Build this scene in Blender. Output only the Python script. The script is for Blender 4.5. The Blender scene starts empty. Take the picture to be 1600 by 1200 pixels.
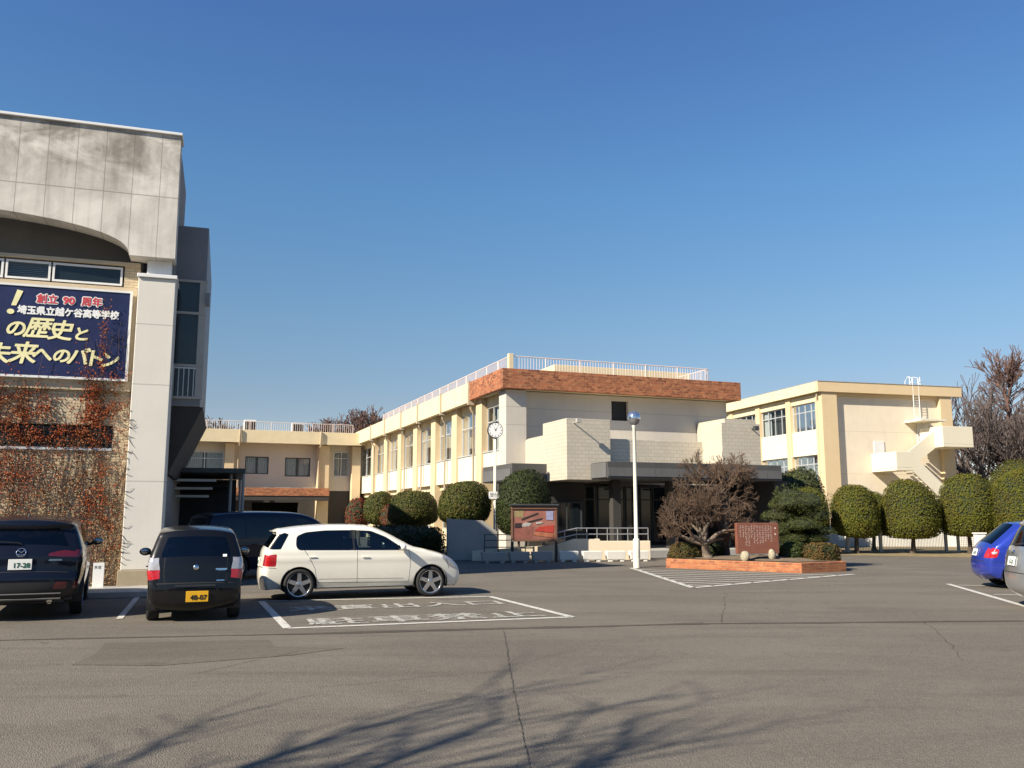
import bpy, bmesh, math, random
import numpy as np
from mathutils import Vector, Matrix
from mathutils.geometry import delaunay_2d_cdt

R = math.radians
S = bpy.context.scene
COL = S.collection

# ------------------------------------------------------------------ camera, sky, sun, exposure
SUN_AZ, SUN_EL = 230.0, 35.0            # azimuth from +Y towards +X
cam_d = bpy.data.cameras.new('camera')
cam_d.sensor_width = 36.0
cam_d.lens = 36.0 * 1383.0 / 1600.0
cam_d.clip_start = 0.05
cam_d.clip_end = 3000
cam = bpy.data.objects.new('camera', cam_d)
COL.objects.link(cam)
cam.location = (0, 0, 1.65)
cam.rotation_euler = (R(90) + math.atan(205 / 1383.0), 0, 0)
S.camera = cam

W = bpy.data.worlds.new('World')
S.world = W
W.use_nodes = True
_wn = W.node_tree
_bg = _wn.nodes['Background']
_sky = _wn.nodes.new('ShaderNodeTexSky')
_sky.sky_type = 'NISHITA'
_sky.sun_disc = False
_sky.sun_elevation = R(SUN_EL)
_sky.sun_rotation = R(SUN_AZ)
_sky.altitude = 0
_sky.air_density = 1.0
_sky.dust_density = 0.0
_sky.ozone_density = 10.0
_tint = _wn.nodes.new('ShaderNodeMix')
_tint.data_type = 'RGBA'
_tint.blend_type = 'MULTIPLY'
_tint.inputs[0].default_value = 1.0
# winter haze: the sky greys a little towards the horizon
_tc = _wn.nodes.new('ShaderNodeTexCoord')
_sep = _wn.nodes.new('ShaderNodeSeparateXYZ')
_ramp = _wn.nodes.new('ShaderNodeValToRGB')
_wn.links.new(_tc.outputs['Generated'], _sep.inputs[0])
_wn.links.new(_sep.outputs[2], _ramp.inputs[0])
_ramp.color_ramp.elements[0].position = 0.12
_ramp.color_ramp.elements[0].color = (0.93, 0.63, 0.47, 1)
_ramp.color_ramp.elements[1].position = 0.50
_ramp.color_ramp.elements[1].color = (0.77, 0.79, 0.79, 1)
for _p, _c in ((0.21, (0.95, 0.76, 0.57, 1)), (0.35, (0.86, 0.87, 0.73, 1))):
    _e = _ramp.color_ramp.elements.new(_p)
    _e.color = _c
_wn.links.new(_ramp.outputs[0], _tint.inputs[7])
_wn.links.new(_sky.outputs['Color'], _tint.inputs[6])
_wn.links.new(_tint.outputs[2], _bg.inputs['Color'])
_bg.inputs['Strength'].default_value = 0.108

sl = bpy.data.lights.new('sun', 'SUN')
sl.energy = 5.0
sl.angle = R(0.53)
sl.color = (1.0, 0.90, 0.74)
sun = bpy.data.objects.new('sun', sl)
COL.objects.link(sun)
_d = Vector((math.sin(R(SUN_AZ)) * math.cos(R(SUN_EL)), math.cos(R(SUN_AZ)) * math.cos(R(SUN_EL)), math.sin(R(SUN_EL))))
sun.rotation_euler = (-_d).to_track_quat('-Z', 'Y').to_euler()
sun.location = _d * 60

S.view_settings.view_transform = 'Standard'
S.view_settings.look = 'None'
S.view_settings.exposure = 0.85
S.view_settings.gamma = 1.0
S.render.engine = 'CYCLES'
S.cycles.max_bounces = 8
S.cycles.transparent_max_bounces = 12

# ------------------------------------------------------------------ node helpers and materials
def nmat(name):
    m = bpy.data.materials.new(name)
    m.use_nodes = True
    nt = m.node_tree
    return m, nt, nt.nodes['Principled BSDF']

def nd(nt, typ, ins=None, **kw):
    n = nt.nodes.new(typ)
    for k, v in kw.items():
        setattr(n, k, v)
    for k, v in (ins or {}).items():
        s = n.inputs[k]
        if isinstance(v, bpy.types.NodeSocket):
            nt.links.new(v, s)
        else:
            s.default_value = v
    return n

def c4(c):
    return (c[0], c[1], c[2], 1.0)

def mixc(nt, f, a, b, blend='MIX'):
    n = nd(nt, 'ShaderNodeMix', data_type='RGBA', blend_type=blend)
    for i, v in ((0, f), (6, a), (7, b)):
        if isinstance(v, bpy.types.NodeSocket):
            nt.links.new(v, n.inputs[i])
        else:
            n.inputs[i].default_value = v if i == 0 else c4(v)
    return n.outputs[2]

def mth(nt, op, a, b=0.0, cl=False):
    n = nd(nt, 'ShaderNodeMath', {0: a, 1: b}, operation=op)
    n.use_clamp = cl
    return n.outputs[0]

def mrange(nt, v, a, b, c=0.0, d=1.0):
    return nd(nt, 'ShaderNodeMapRange', {0: v, 1: a, 2: b, 3: c, 4: d}).outputs[0]

def noise(nt, vec, scale, detail=4.0, rough=0.55, dist=0.0):
    return nd(nt, 'ShaderNodeTexNoise', {'Vector': vec, 'Scale': scale, 'Detail': detail, 'Roughness': rough, 'Distortion': dist}).outputs[0]

def ocoord(nt, scale=None):
    t = nd(nt, 'ShaderNodeTexCoord').outputs['Object']
    if scale:
        t = nd(nt, 'ShaderNodeMapping', {'Vector': t, 'Scale': scale}).outputs[0]
    return t

def bump(nt, b, h, strength, dist=0.02):
    n = nd(nt, 'ShaderNodeBump', {'Height': h, 'Strength': strength, 'Distance': dist})
    nt.links.new(n.outputs[0], b.inputs['Normal'])

def sc(c, k):
    return tuple(min(1.0, x * k) for x in c)

def simple(name, col, rough=0.7, var=0.15, scale=3.0, bmp=0.0, bscale=60.0, metal=0.0, coat=0.0, spec=0.5):
    m, nt, b = nmat(name)
    v = ocoord(nt)
    f = mrange(nt, noise(nt, v, scale, 6, 0.6), 0.3, 0.7)
    nt.links.new(mixc(nt, f, sc(col, 1 - var), sc(col, 1 + var)), b.inputs['Base Color'])
    b.inputs['Roughness'].default_value = rough
    b.inputs['Metallic'].default_value = metal
    b.inputs['Coat Weight'].default_value = coat
    b.inputs['Coat Roughness'].default_value = 0.03
    b.inputs['Specular IOR Level'].default_value = spec
    if bmp:
        bump(nt, b, noise(nt, v, bscale, 4, 0.6), bmp, 0.01)
    return m

def stained(name, col, dark, amount=0.5, joints=None, hjoint=None, rough=0.85, streak=True, top=None):
    """painted or bare concrete with soft stains, rain streaks and panel joints"""
    m, nt, b = nmat(name)
    v = ocoord(nt)
    n1 = mrange(nt, noise(nt, v, 0.9, 8, 0.62, 0.6), 0.40, 0.72)
    n2 = mrange(nt, noise(nt, ocoord(nt, (6, 6, 0.5)), 1.0, 6, 0.6), 0.42, 0.75)
    f = mth(nt, 'MULTIPLY', mth(nt, 'ADD', mth(nt, 'MULTIPLY', n1, 0.75), mth(nt, 'MULTIPLY', n2, 0.35 if streak else 0.0)), amount, True)
    if top:
        z = nd(nt, 'ShaderNodeSeparateXYZ', {0: v}).outputs[2]
        g = mrange(nt, z, top[0], top[1])
        n3 = mrange(nt, noise(nt, ocoord(nt, (1.0, 1.0, 1.6)), 0.8, 8, 0.65, 0.8), 0.38, 0.62)
        f = mth(nt, 'ADD', f, mth(nt, 'MULTIPLY', mth(nt, 'MULTIPLY', g, n3), 0.8), True)
    colr = mixc(nt, f, col, dark)
    colr = mixc(nt, mrange(nt, noise(nt, v, 25, 5, 0.7), 0.35, 0.7, 0, 0.12), colr, dark)
    h = None
    if joints or hjoint:
        sx = nd(nt, 'ShaderNodeSeparateXYZ', {0: v})
        masks = []
        if joints:
            p = mth(nt, 'PINGPONG', mth(nt, 'ADD', sx.outputs[0], joints[1]), joints[0] / 2)
            masks.append(mth(nt, 'LESS_THAN', p, joints[2]))
        for hz in (hjoint or []):
            masks.append(mth(nt, 'LESS_THAN', mth(nt, 'ABSOLUTE', mth(nt, 'SUBTRACT', sx.outputs[2], hz)), 0.012))
        mk = masks[0]
        for q in masks[1:]:
            mk = mth(nt, 'MAXIMUM', mk, q)
        colr = mixc(nt, mth(nt, 'MULTIPLY', mk, 0.55), colr, sc(dark, 0.6))
        h = mth(nt, 'SUBTRACT', 1.0, mk)
    nt.links.new(colr, b.inputs['Base Color'])
    b.inputs['Roughness'].default_value = rough
    hh = noise(nt, v, 40, 5, 0.65)
    if h is not None:
        hh = mth(nt, 'ADD', mth(nt, 'MULTIPLY', hh, 0.3), h)
    bump(nt, b, hh, 0.35, 0.01)
    return m

def bricks(name, c1, c2, mortar, bw, bh, msize=0.012, rough=0.7, contrast=1.0, bmp=0.4, extra=None, ky=1.0):
    m, nt, b = nmat(name)
    v = ocoord(nt)
    s = nd(nt, 'ShaderNodeSeparateXYZ', {0: v})
    u = nd(nt, 'ShaderNodeCombineXYZ', {0: mth(nt, 'ADD', s.outputs[0], mth(nt, 'MULTIPLY', s.outputs[1], ky)), 1: s.outputs[2], 2: 0.0}).outputs[0]
    t = nd(nt, 'ShaderNodeTexBrick', {'Vector': u, 'Color1': c4(c1), 'Color2': c4(c2), 'Mortar': c4(mortar), 'Scale': 1.0,
                                     'Mortar Size': msize, 'Mortar Smooth': 0.1, 'Bias': 0.0, 'Brick Width': bw, 'Row Height': bh})
    colr = t.outputs[0]
    if extra:
        f = mrange(nt, noise(nt, nd(nt, 'ShaderNodeMapping', {'Vector': u, 'Scale': (4.5, 8.0, 1.0)}).outputs[0], 1.0, 3, 0.7, 0.3), 0.48, 0.62)
        colr = mixc(nt, mth(nt, 'MULTIPLY', f, 0.65), colr, extra)
    colr = mixc(nt, mrange(nt, noise(nt, v, 1.3, 6, 0.65), 0.35, 0.75, 0.0, 0.3 * contrast), colr, sc(c1, 0.5))
    nt.links.new(colr, b.inputs['Base Color'])
    b.inputs['Roughness'].default_value = rough
    h = mth(nt, 'SUBTRACT', 1.0, t.outputs[1])
    bump(nt, b, mth(nt, 'ADD', h, mth(nt, 'MULTIPLY', noise(nt, v, 30, 4, 0.6), 0.3)), bmp, 0.01)
    return m

def leafmat(name, a, bcol, c=None, rough=0.6, clump=2.0):
    """leaves: colour differs leaf by leaf and clump by clump"""
    m, nt, b = nmat(name)
    g = nd(nt, 'ShaderNodeNewGeometry')
    v = ocoord(nt)
    col = mixc(nt, g.outputs['Random Per Island'], a, bcol)
    if c:
        f = mrange(nt, noise(nt, v, clump, 3, 0.6), 0.45, 0.65)
        col = mixc(nt, f, col, c)
    nt.links.new(col, b.inputs['Base Color'])
    b.inputs['Roughness'].default_value = rough
    b.inputs['Specular IOR Level'].default_value = 0.08
    return m

def paint(name, col, metal=0.0, rough=0.35, coat=1.0, flake=0.1, dirt_amt=0.12):
    m, nt, b = nmat(name)
    v = ocoord(nt)
    f = noise(nt, v, 900, 2, 0.5)
    dirt = mrange(nt, nd(nt, 'ShaderNodeSeparateXYZ', {0: v}).outputs[2], 0.2, 0.6, dirt_amt, 0.0)
    dn = mth(nt, 'MULTIPLY', dirt, mrange(nt, noise(nt, v, 5, 6, 0.7), 0.3, 0.7))
    base = mixc(nt, f, sc(col, 1 - flake), sc(col, 1 + flake))
    bf = nd(nt, 'ShaderNodeNewGeometry').outputs['Backfacing']      # inside of the shell is dark cabin trim
    nt.links.new(mixc(nt, bf, mixc(nt, dn, base, (0.16, 0.14, 0.12)), (0.03, 0.03, 0.032)), b.inputs['Base Color'])
    inv = mth(nt, 'SUBTRACT', 1.0, bf)
    nt.links.new(mth(nt, 'MULTIPLY', inv, metal), b.inputs['Metallic'])
    nt.links.new(mth(nt, 'ADD', mth(nt, 'ADD', mth(nt, 'MULTIPLY', dn, 0.4), rough), mth(nt, 'MULTIPLY', bf, 0.5), True), b.inputs['Roughness'])
    nt.links.new(mth(nt, 'MULTIPLY', inv, coat), b.inputs['Coat Weight'])
    b.inputs['Coat Roughness'].default_value = 0.04
    b.inputs['Specular IOR Level'].default_value = 0.15
    return m

def glassmat(name, tint=(0.75, 0.8, 0.8), base_refl=0.045, refl=0.75):
    """thin window pane: mostly see-through, mirror-like at grazing angles"""
    m = bpy.data.materials.new(name)
    m.use_nodes = True
    nt = m.node_tree
    nt.nodes.clear()
    out = nd(nt, 'ShaderNodeOutputMaterial')
    lw = nd(nt, 'ShaderNodeLayerWeight', {'Blend': 0.18})
    fac = mrange(nt, lw.outputs['Fresnel'], 0.0, 1.0, base_refl, refl)
    v = ocoord(nt)
    t = nd(nt, 'ShaderNodeBsdfTransparent', {'Color': c4(tint)})
    bn = nd(nt, 'ShaderNodeBump', {'Height': noise(nt, v, 1.5, 2, 0.5), 'Strength': 0.06, 'Distance': 0.05})
    g = nd(nt, 'ShaderNodeBsdfGlossy', {'Color': (0.9, 0.93, 0.95, 1), 'Roughness': 0.03, 'Normal': bn.outputs[0]})
    mx = nd(nt, 'ShaderNodeMixShader', {0: fac, 1: t.outputs[0], 2: g.outputs[0]})
    nt.links.new(mx.outputs[0], out.inputs[0])
    return m

M = {}
M['panel_concrete'] = stained('weathered_concrete_panel', (0.72, 0.68, 0.61), (0.23, 0.21, 0.18), 0.7, (0.598, 0.0, 0.009), [9.02], top=(8.7, 10.0))
M['pier_paint'] = stained('pier_painted_concrete', (0.67, 0.64, 0.565), (0.48, 0.46, 0.42), 0.35, None, [4.6, 2.4, 6.0])
M['white_trim'] = simple('white_trim_paint', (0.72, 0.72, 0.70), 0.5, 0.06, 2.0)
M['beige_tile'] = bricks('beige_wall_tile', (0.56, 0.45, 0.29), (0.62, 0.51, 0.34), (0.36, 0.29, 0.2), 0.22, 0.066, 0.008, 0.75)
M['beige_beam'] = stained('beige_painted_beam', (0.55, 0.45, 0.31), (0.34, 0.27, 0.18), 0.4)
M['plinth'] = stained('stone_plinth', (0.36, 0.30, 0.20), (0.2, 0.16, 0.11), 0.6)
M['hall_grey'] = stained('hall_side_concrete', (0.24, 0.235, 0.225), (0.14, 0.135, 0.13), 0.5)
M['dark_clad'] = simple('dark_grey_cladding', (0.19, 0.195, 0.205), 0.55, 0.08, 1.2)
M['recess_grey'] = stained('recess_render', (0.20, 0.185, 0.16), (0.12, 0.11, 0.095), 0.5)
M['alu'] = simple('aluminium_frame', (0.55, 0.56, 0.56), 0.4, 0.05, 4.0, metal=0.3)
M['alu_dark'] = simple('dark_bronze_frame', (0.05, 0.055, 0.055), 0.4, 0.1, 4.0)
M['glass'] = glassmat('window_glass')
M['dark_glass'] = simple('dark_tinted_glass', (0.012, 0.018, 0.022), 0.06, 0.2, 1.0)
M['bay_glass'] = simple('bay_tinted_glass', (0.018, 0.028, 0.034), 0.12, 0.3, 0.8)
M['interior'] = simple('dim_room_interior', (0.05, 0.048, 0.045), 0.9, 0.3, 1.0)
M['curtain'] = simple('white_curtain', (0.48, 0.48, 0.47), 0.9, 0.1, 3.0)
M['cream'] = stained('cream_painted_wall', (0.74, 0.62, 0.40), (0.50, 0.40, 0.24), 0.42)
M['cream_tan'] = stained('tan_painted_column', (0.66, 0.51, 0.31), (0.50, 0.38, 0.22), 0.3)
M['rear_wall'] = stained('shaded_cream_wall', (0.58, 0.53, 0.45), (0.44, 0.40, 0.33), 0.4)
M['white_panel'] = stained('white_spandrel_panel', (0.72, 0.67, 0.52), (0.50, 0.45, 0.33), 0.34)
M['gable_paint'] = stained('gable_wall_paint', (0.74, 0.65, 0.51), (0.58, 0.50, 0.38), 0.5, None, [4.55, 7.6])
M['offwhite'] = stained('offwhite_landing', (0.70, 0.645, 0.50), (0.58, 0.53, 0.42), 0.3)
M['tile_white'] = bricks('pale_wall_tile', (0.60, 0.535, 0.425), (0.55, 0.49, 0.385), (0.44, 0.395, 0.315), 0.30, 0.15, 0.010, 0.45, 0.5, 0.25)
M['wall_warmgrey'] = stained('warm_grey_wall', (0.56, 0.52, 0.45), (0.42, 0.39, 0.34), 0.4, None, [6.4, 5.6])
M['brick_fascia'] = bricks('orange_brick_tile', (0.44, 0.14, 0.055), (0.17, 0.045, 0.018), (0.30, 0.17, 0.10), 0.30, 0.115, 0.010, 0.6, 0.7, 0.5, extra=(0.52, 0.25, 0.11))
M['brick_bed'] = bricks('orange_bed_brick', (0.48, 0.145, 0.05), (0.22, 0.053, 0.02), (0.30, 0.17, 0.10), 0.21, 0.07, 0.010, 0.8, 0.8, 0.5, extra=(0.46, 0.21, 0.085), ky=-0.4)
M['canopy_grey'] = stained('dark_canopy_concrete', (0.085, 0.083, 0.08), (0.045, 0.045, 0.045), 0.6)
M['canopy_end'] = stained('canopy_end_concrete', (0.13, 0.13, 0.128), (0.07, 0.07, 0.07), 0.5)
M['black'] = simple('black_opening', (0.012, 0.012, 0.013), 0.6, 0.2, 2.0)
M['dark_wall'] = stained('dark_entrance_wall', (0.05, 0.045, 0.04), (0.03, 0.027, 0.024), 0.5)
M['roof_gravel'] = simple('roof_membrane', (0.32, 0.31, 0.29), 0.9, 0.2, 2.0)
M['rail_pink'] = simple('pinkish_white_rail_paint', (0.70, 0.58, 0.53), 0.5, 0.06, 3.0)
M['rail_grey'] = simple('galvanised_rail', (0.42, 0.42, 0.42), 0.4, 0.1, 5.0, metal=0.6)
M['pipe'] = simple('cream_downpipe', (0.46, 0.38, 0.27), 0.5, 0.08, 3.0)
M['grey_box'] = simple('grey_box_paint', (0.40, 0.38, 0.34), 0.6, 0.1, 3.0)
M['lamp_white'] = simple('cream_pole_paint', (0.74, 0.70, 0.58), 0.45, 0.06, 3.0)
M['metal_globe'] = simple('polished_globe', (0.60, 0.64, 0.70), 0.12, 0.05, 3.0, metal=0.9)
M['black_metal'] = simple('black_metal', (0.02, 0.02, 0.02), 0.4, 0.2, 5.0)
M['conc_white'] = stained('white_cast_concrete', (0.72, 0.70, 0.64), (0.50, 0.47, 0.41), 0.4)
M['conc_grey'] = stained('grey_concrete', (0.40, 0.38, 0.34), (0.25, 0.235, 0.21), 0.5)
M['ramp_cream'] = stained('ramp_wall_cream', (0.74, 0.63, 0.46), (0.55, 0.45, 0.32), 0.35)
M['soil'] = simple('bed_soil', (0.17, 0.125, 0.08), 0.95, 0.35, 4.0, 0.6, 30)
M['bark'] = simple('grey_brown_bark', (0.16, 0.125, 0.095), 0.9, 0.3, 8.0, 0.6, 25)
M['bark_dark'] = simple('dark_bark', (0.075, 0.055, 0.042), 0.9, 0.3, 8.0, 0.5, 25)
M['twig_red'] = simple('reddish_twig_bark', (0.135, 0.078, 0.062), 0.9, 0.25, 2.0)
M['twig_brown'] = simple('brown_twig_bark', (0.105, 0.066, 0.042), 0.9, 0.35, 2.0)
M['twig_grey'] = simple('grey_twig_bark', (0.11, 0.085, 0.078), 0.9, 0.25, 2.0)
M['leaf_topiary'] = leafmat('clipped_conifer_foliage', (0.046, 0.058, 0.009), (0.135, 0.130, 0.020), (0.095, 0.082, 0.014), 0.7, 1.6)
M['leaf_core'] = simple('inner_foliage', (0.02, 0.026, 0.008), 0.9, 0.4, 6.0)
M['leaf_camellia'] = leafmat('camellia_leaves', (0.035, 0.05, 0.011), (0.10, 0.10, 0.026), (0.08, 0.068, 0.02), 0.5, 2.2)
M['leaf_dark'] = leafmat('dark_evergreen_leaves', (0.016, 0.028, 0.010), (0.05, 0.06, 0.016), (0.028, 0.034, 0.012), 0.45, 2.2)
M['leaf_pine'] = leafmat('pine_needles', (0.03, 0.044, 0.014), (0.09, 0.10, 0.034), (0.065, 0.07, 0.025), 0.65, 2.0)
M['leaf_red'] = leafmat('red_shrub_leaves', (0.20, 0.03, 0.02), (0.10, 0.03, 0.015), (0.14, 0.06, 0.025), 0.6, 3.0)
M['leaf_hedge'] = leafmat('brownish_hedge_leaves', (0.07, 0.05, 0.016), (0.13, 0.075, 0.028), (0.05, 0.055, 0.016), 0.65, 3.0)
M['leaf_vine'] = leafmat('dry_red_vine_leaves', (0.19, 0.042, 0.016), (0.32, 0.085, 0.032), (0.20, 0.075, 0.032), 0.75, 1.5)
M['leaf_vine_tan'] = leafmat('dry_tan_vine_leaves', (0.40, 0.30, 0.17), (0.27, 0.18, 0.10), (0.30, 0.14, 0.08), 0.8, 1.2)
M['vine_stem'] = simple('vine_stem_bark', (0.11, 0.062, 0.04), 0.9, 0.3, 3.0)
M['fence_mesh'] = simple('green_fence_wire', (0.22, 0.27, 0.25), 0.6, 0.1, 3.0)
M['fence_post'] = simple('white_fence_post', (0.72, 0.70, 0.64), 0.5, 0.08, 3.0)
M['tyre'] = simple('tyre_rubber', (0.016, 0.016, 0.016), 0.85, 0.25, 20.0, 0.3, 80)
M['rim'] = simple('alloy_rim', (0.60, 0.60, 0.61), 0.22, 0.06, 10.0, metal=0.9)
M['rim_dark'] = simple('brake_shadow_metal', (0.03, 0.03, 0.03), 0.5, 0.2, 10.0, metal=0.5)
M['trim_black'] = simple('black_plastic_trim', (0.018, 0.018, 0.019), 0.5, 0.15, 20.0)
M['gap'] = simple('panel_gap_shadow', (0.02, 0.019, 0.018), 0.8, 0.1, 20.0)
M['car_glass'] = glassmat('privacy_glass', (0.14, 0.16, 0.18), 0.05, 0.8)
M['car_glass_clear'] = glassmat('tinted_car_glass', (0.50, 0.60, 0.62), 0.05, 0.8)
M['seat_fabric'] = simple('dark_seat_fabric', (0.07, 0.07, 0.075), 0.9, 0.15, 20.0)
M['mirror_face'] = simple('mirror_face', (0.3, 0.32, 0.34), 0.05, 0.05, 5.0, metal=1.0)
M['chrome'] = simple('chrome', (0.75, 0.75, 0.76), 0.12, 0.03, 10.0, metal=1.0)
M['red_lens'] = simple('red_lamp_lens', (0.42, 0.012, 0.016), 0.12, 0.12, 30.0, coat=1.0)
M['red_dark'] = simple('dark_red_lens', (0.12, 0.008, 0.012), 0.12, 0.15, 30.0, coat=1.0)
M['clear_lens'] = simple('clear_lamp_lens', (0.46, 0.45, 0.46), 0.1, 0.15, 30.0, metal=0.3, coat=1.0)
M['plate_white'] = simple('white_plate', (0.78, 0.78, 0.74), 0.4, 0.04, 10.0)
M['plate_yellow'] = simple('yellow_plate', (0.78, 0.42, 0.02), 0.4, 0.05, 10.0)
M['ink_green'] = simple('green_plate_ink', (0.02, 0.10, 0.05), 0.5, 0.05, 10.0)
M['ink_black'] = simple('black_ink', (0.015, 0.015, 0.015), 0.5, 0.05, 10.0)
M['sign_navy'] = simple('navy_sign_face', (0.010, 0.016, 0.070), 0.4, 0.35, 1.5)
M['sign_cream'] = simple('cream_lettering', (0.82, 0.76, 0.42), 0.5, 0.1, 2.0)
M['sign_white'] = simple('white_lettering', (0.82, 0.82, 0.80), 0.5, 0.04, 3.0)
M['sign_red'] = simple('red_lettering', (0.60, 0.05, 0.06), 0.5, 0.1, 3.0)
M['monument'] = simple('red_brown_monument_stone', (0.19, 0.072, 0.045), 0.45, 0.15, 5.0)
M['monument_ink'] = simple('faded_white_engraving', (0.52, 0.42, 0.36), 0.7, 0.2, 8.0)
M['stone'] = simple('rough_pale_stone', (0.34, 0.30, 0.21), 0.9, 0.3, 9.0, 0.6, 20)
M['paint_civic'] = paint('white_car_paint', (0.82, 0.785, 0.68), 0.0, 0.35, 1.0, 0.01, 0.3)
M['paint_black'] = paint('black_car_paint', (0.006, 0.006, 0.007), 0.0, 0.3, 0.6, 0.1, 0.06)
M['paint_suv'] = paint('dark_navy_car_paint', (0.006, 0.008, 0.016), 0.1, 0.3, 0.65, 0.1, 0.06)
M['paint_van'] = paint('dark_blue_van_paint', (0.006, 0.010, 0.024), 0.1, 0.3, 0.65, 0.1, 0.06)
M['paint_blue'] = paint('bright_blue_car_paint', (0.022, 0.045, 0.33), 0.25, 0.3, 1.0)
M['paint_silver'] = paint('silver_car_paint', (0.50, 0.52, 0.53), 0.75, 0.28, 1.0)

# ------------------------------------------------------------------ mesh helpers
def tag(o, label=None, cat=None, group=None, kind=None):
    if label: o['label'] = label
    if cat: o['category'] = cat
    if group: o['group'] = group
    if kind: o['kind'] = kind
    return o

def empty(name, loc=(0, 0, 0), rotz=0.0, label=None, cat=None, group=None):
    o = bpy.data.objects.new(name, None)
    o.empty_display_size = 0.3
    COL.objects.link(o)
    o.location = loc
    o.rotation_euler = (0, 0, rotz)
    return tag(o, label, cat, group)

def link(name, me, mats, parent=None):
    o = bpy.data.objects.new(name, me)
    COL.objects.link(o)
    if not isinstance(mats, (list, tuple)):
        mats = [mats]
    for m in mats:
        me.materials.append(m)
    if parent is not None:
        o.parent = parent
    return o

def np_mesh(name, V, F, smooth=False, mi=None):
    """V (n,3), F (m,k) arrays of one face size"""
    me = bpy.data.meshes.new(name)
    V = np.asarray(V, np.float32); F = np.asarray(F, np.int32)
    k = F.shape[1]
    me.vertices.add(len(V)); me.vertices.foreach_set('co', V.ravel())
    me.loops.add(F.size); me.loops.foreach_set('vertex_index', F.ravel())
    me.polygons.add(len(F))
    me.polygons.foreach_set('loop_start', np.arange(0, F.size, k, dtype=np.int32))
    me.polygons.foreach_set('loop_total', np.full(len(F), k, np.int32))
    if smooth:
        me.polygons.foreach_set('use_smooth', np.ones(len(F), bool))
    if mi is not None:
        me.polygons.foreach_set('material_index', np.asarray(mi, np.int32))
    me.update(calc_edges=True)
    me.validate()
    return me

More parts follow.
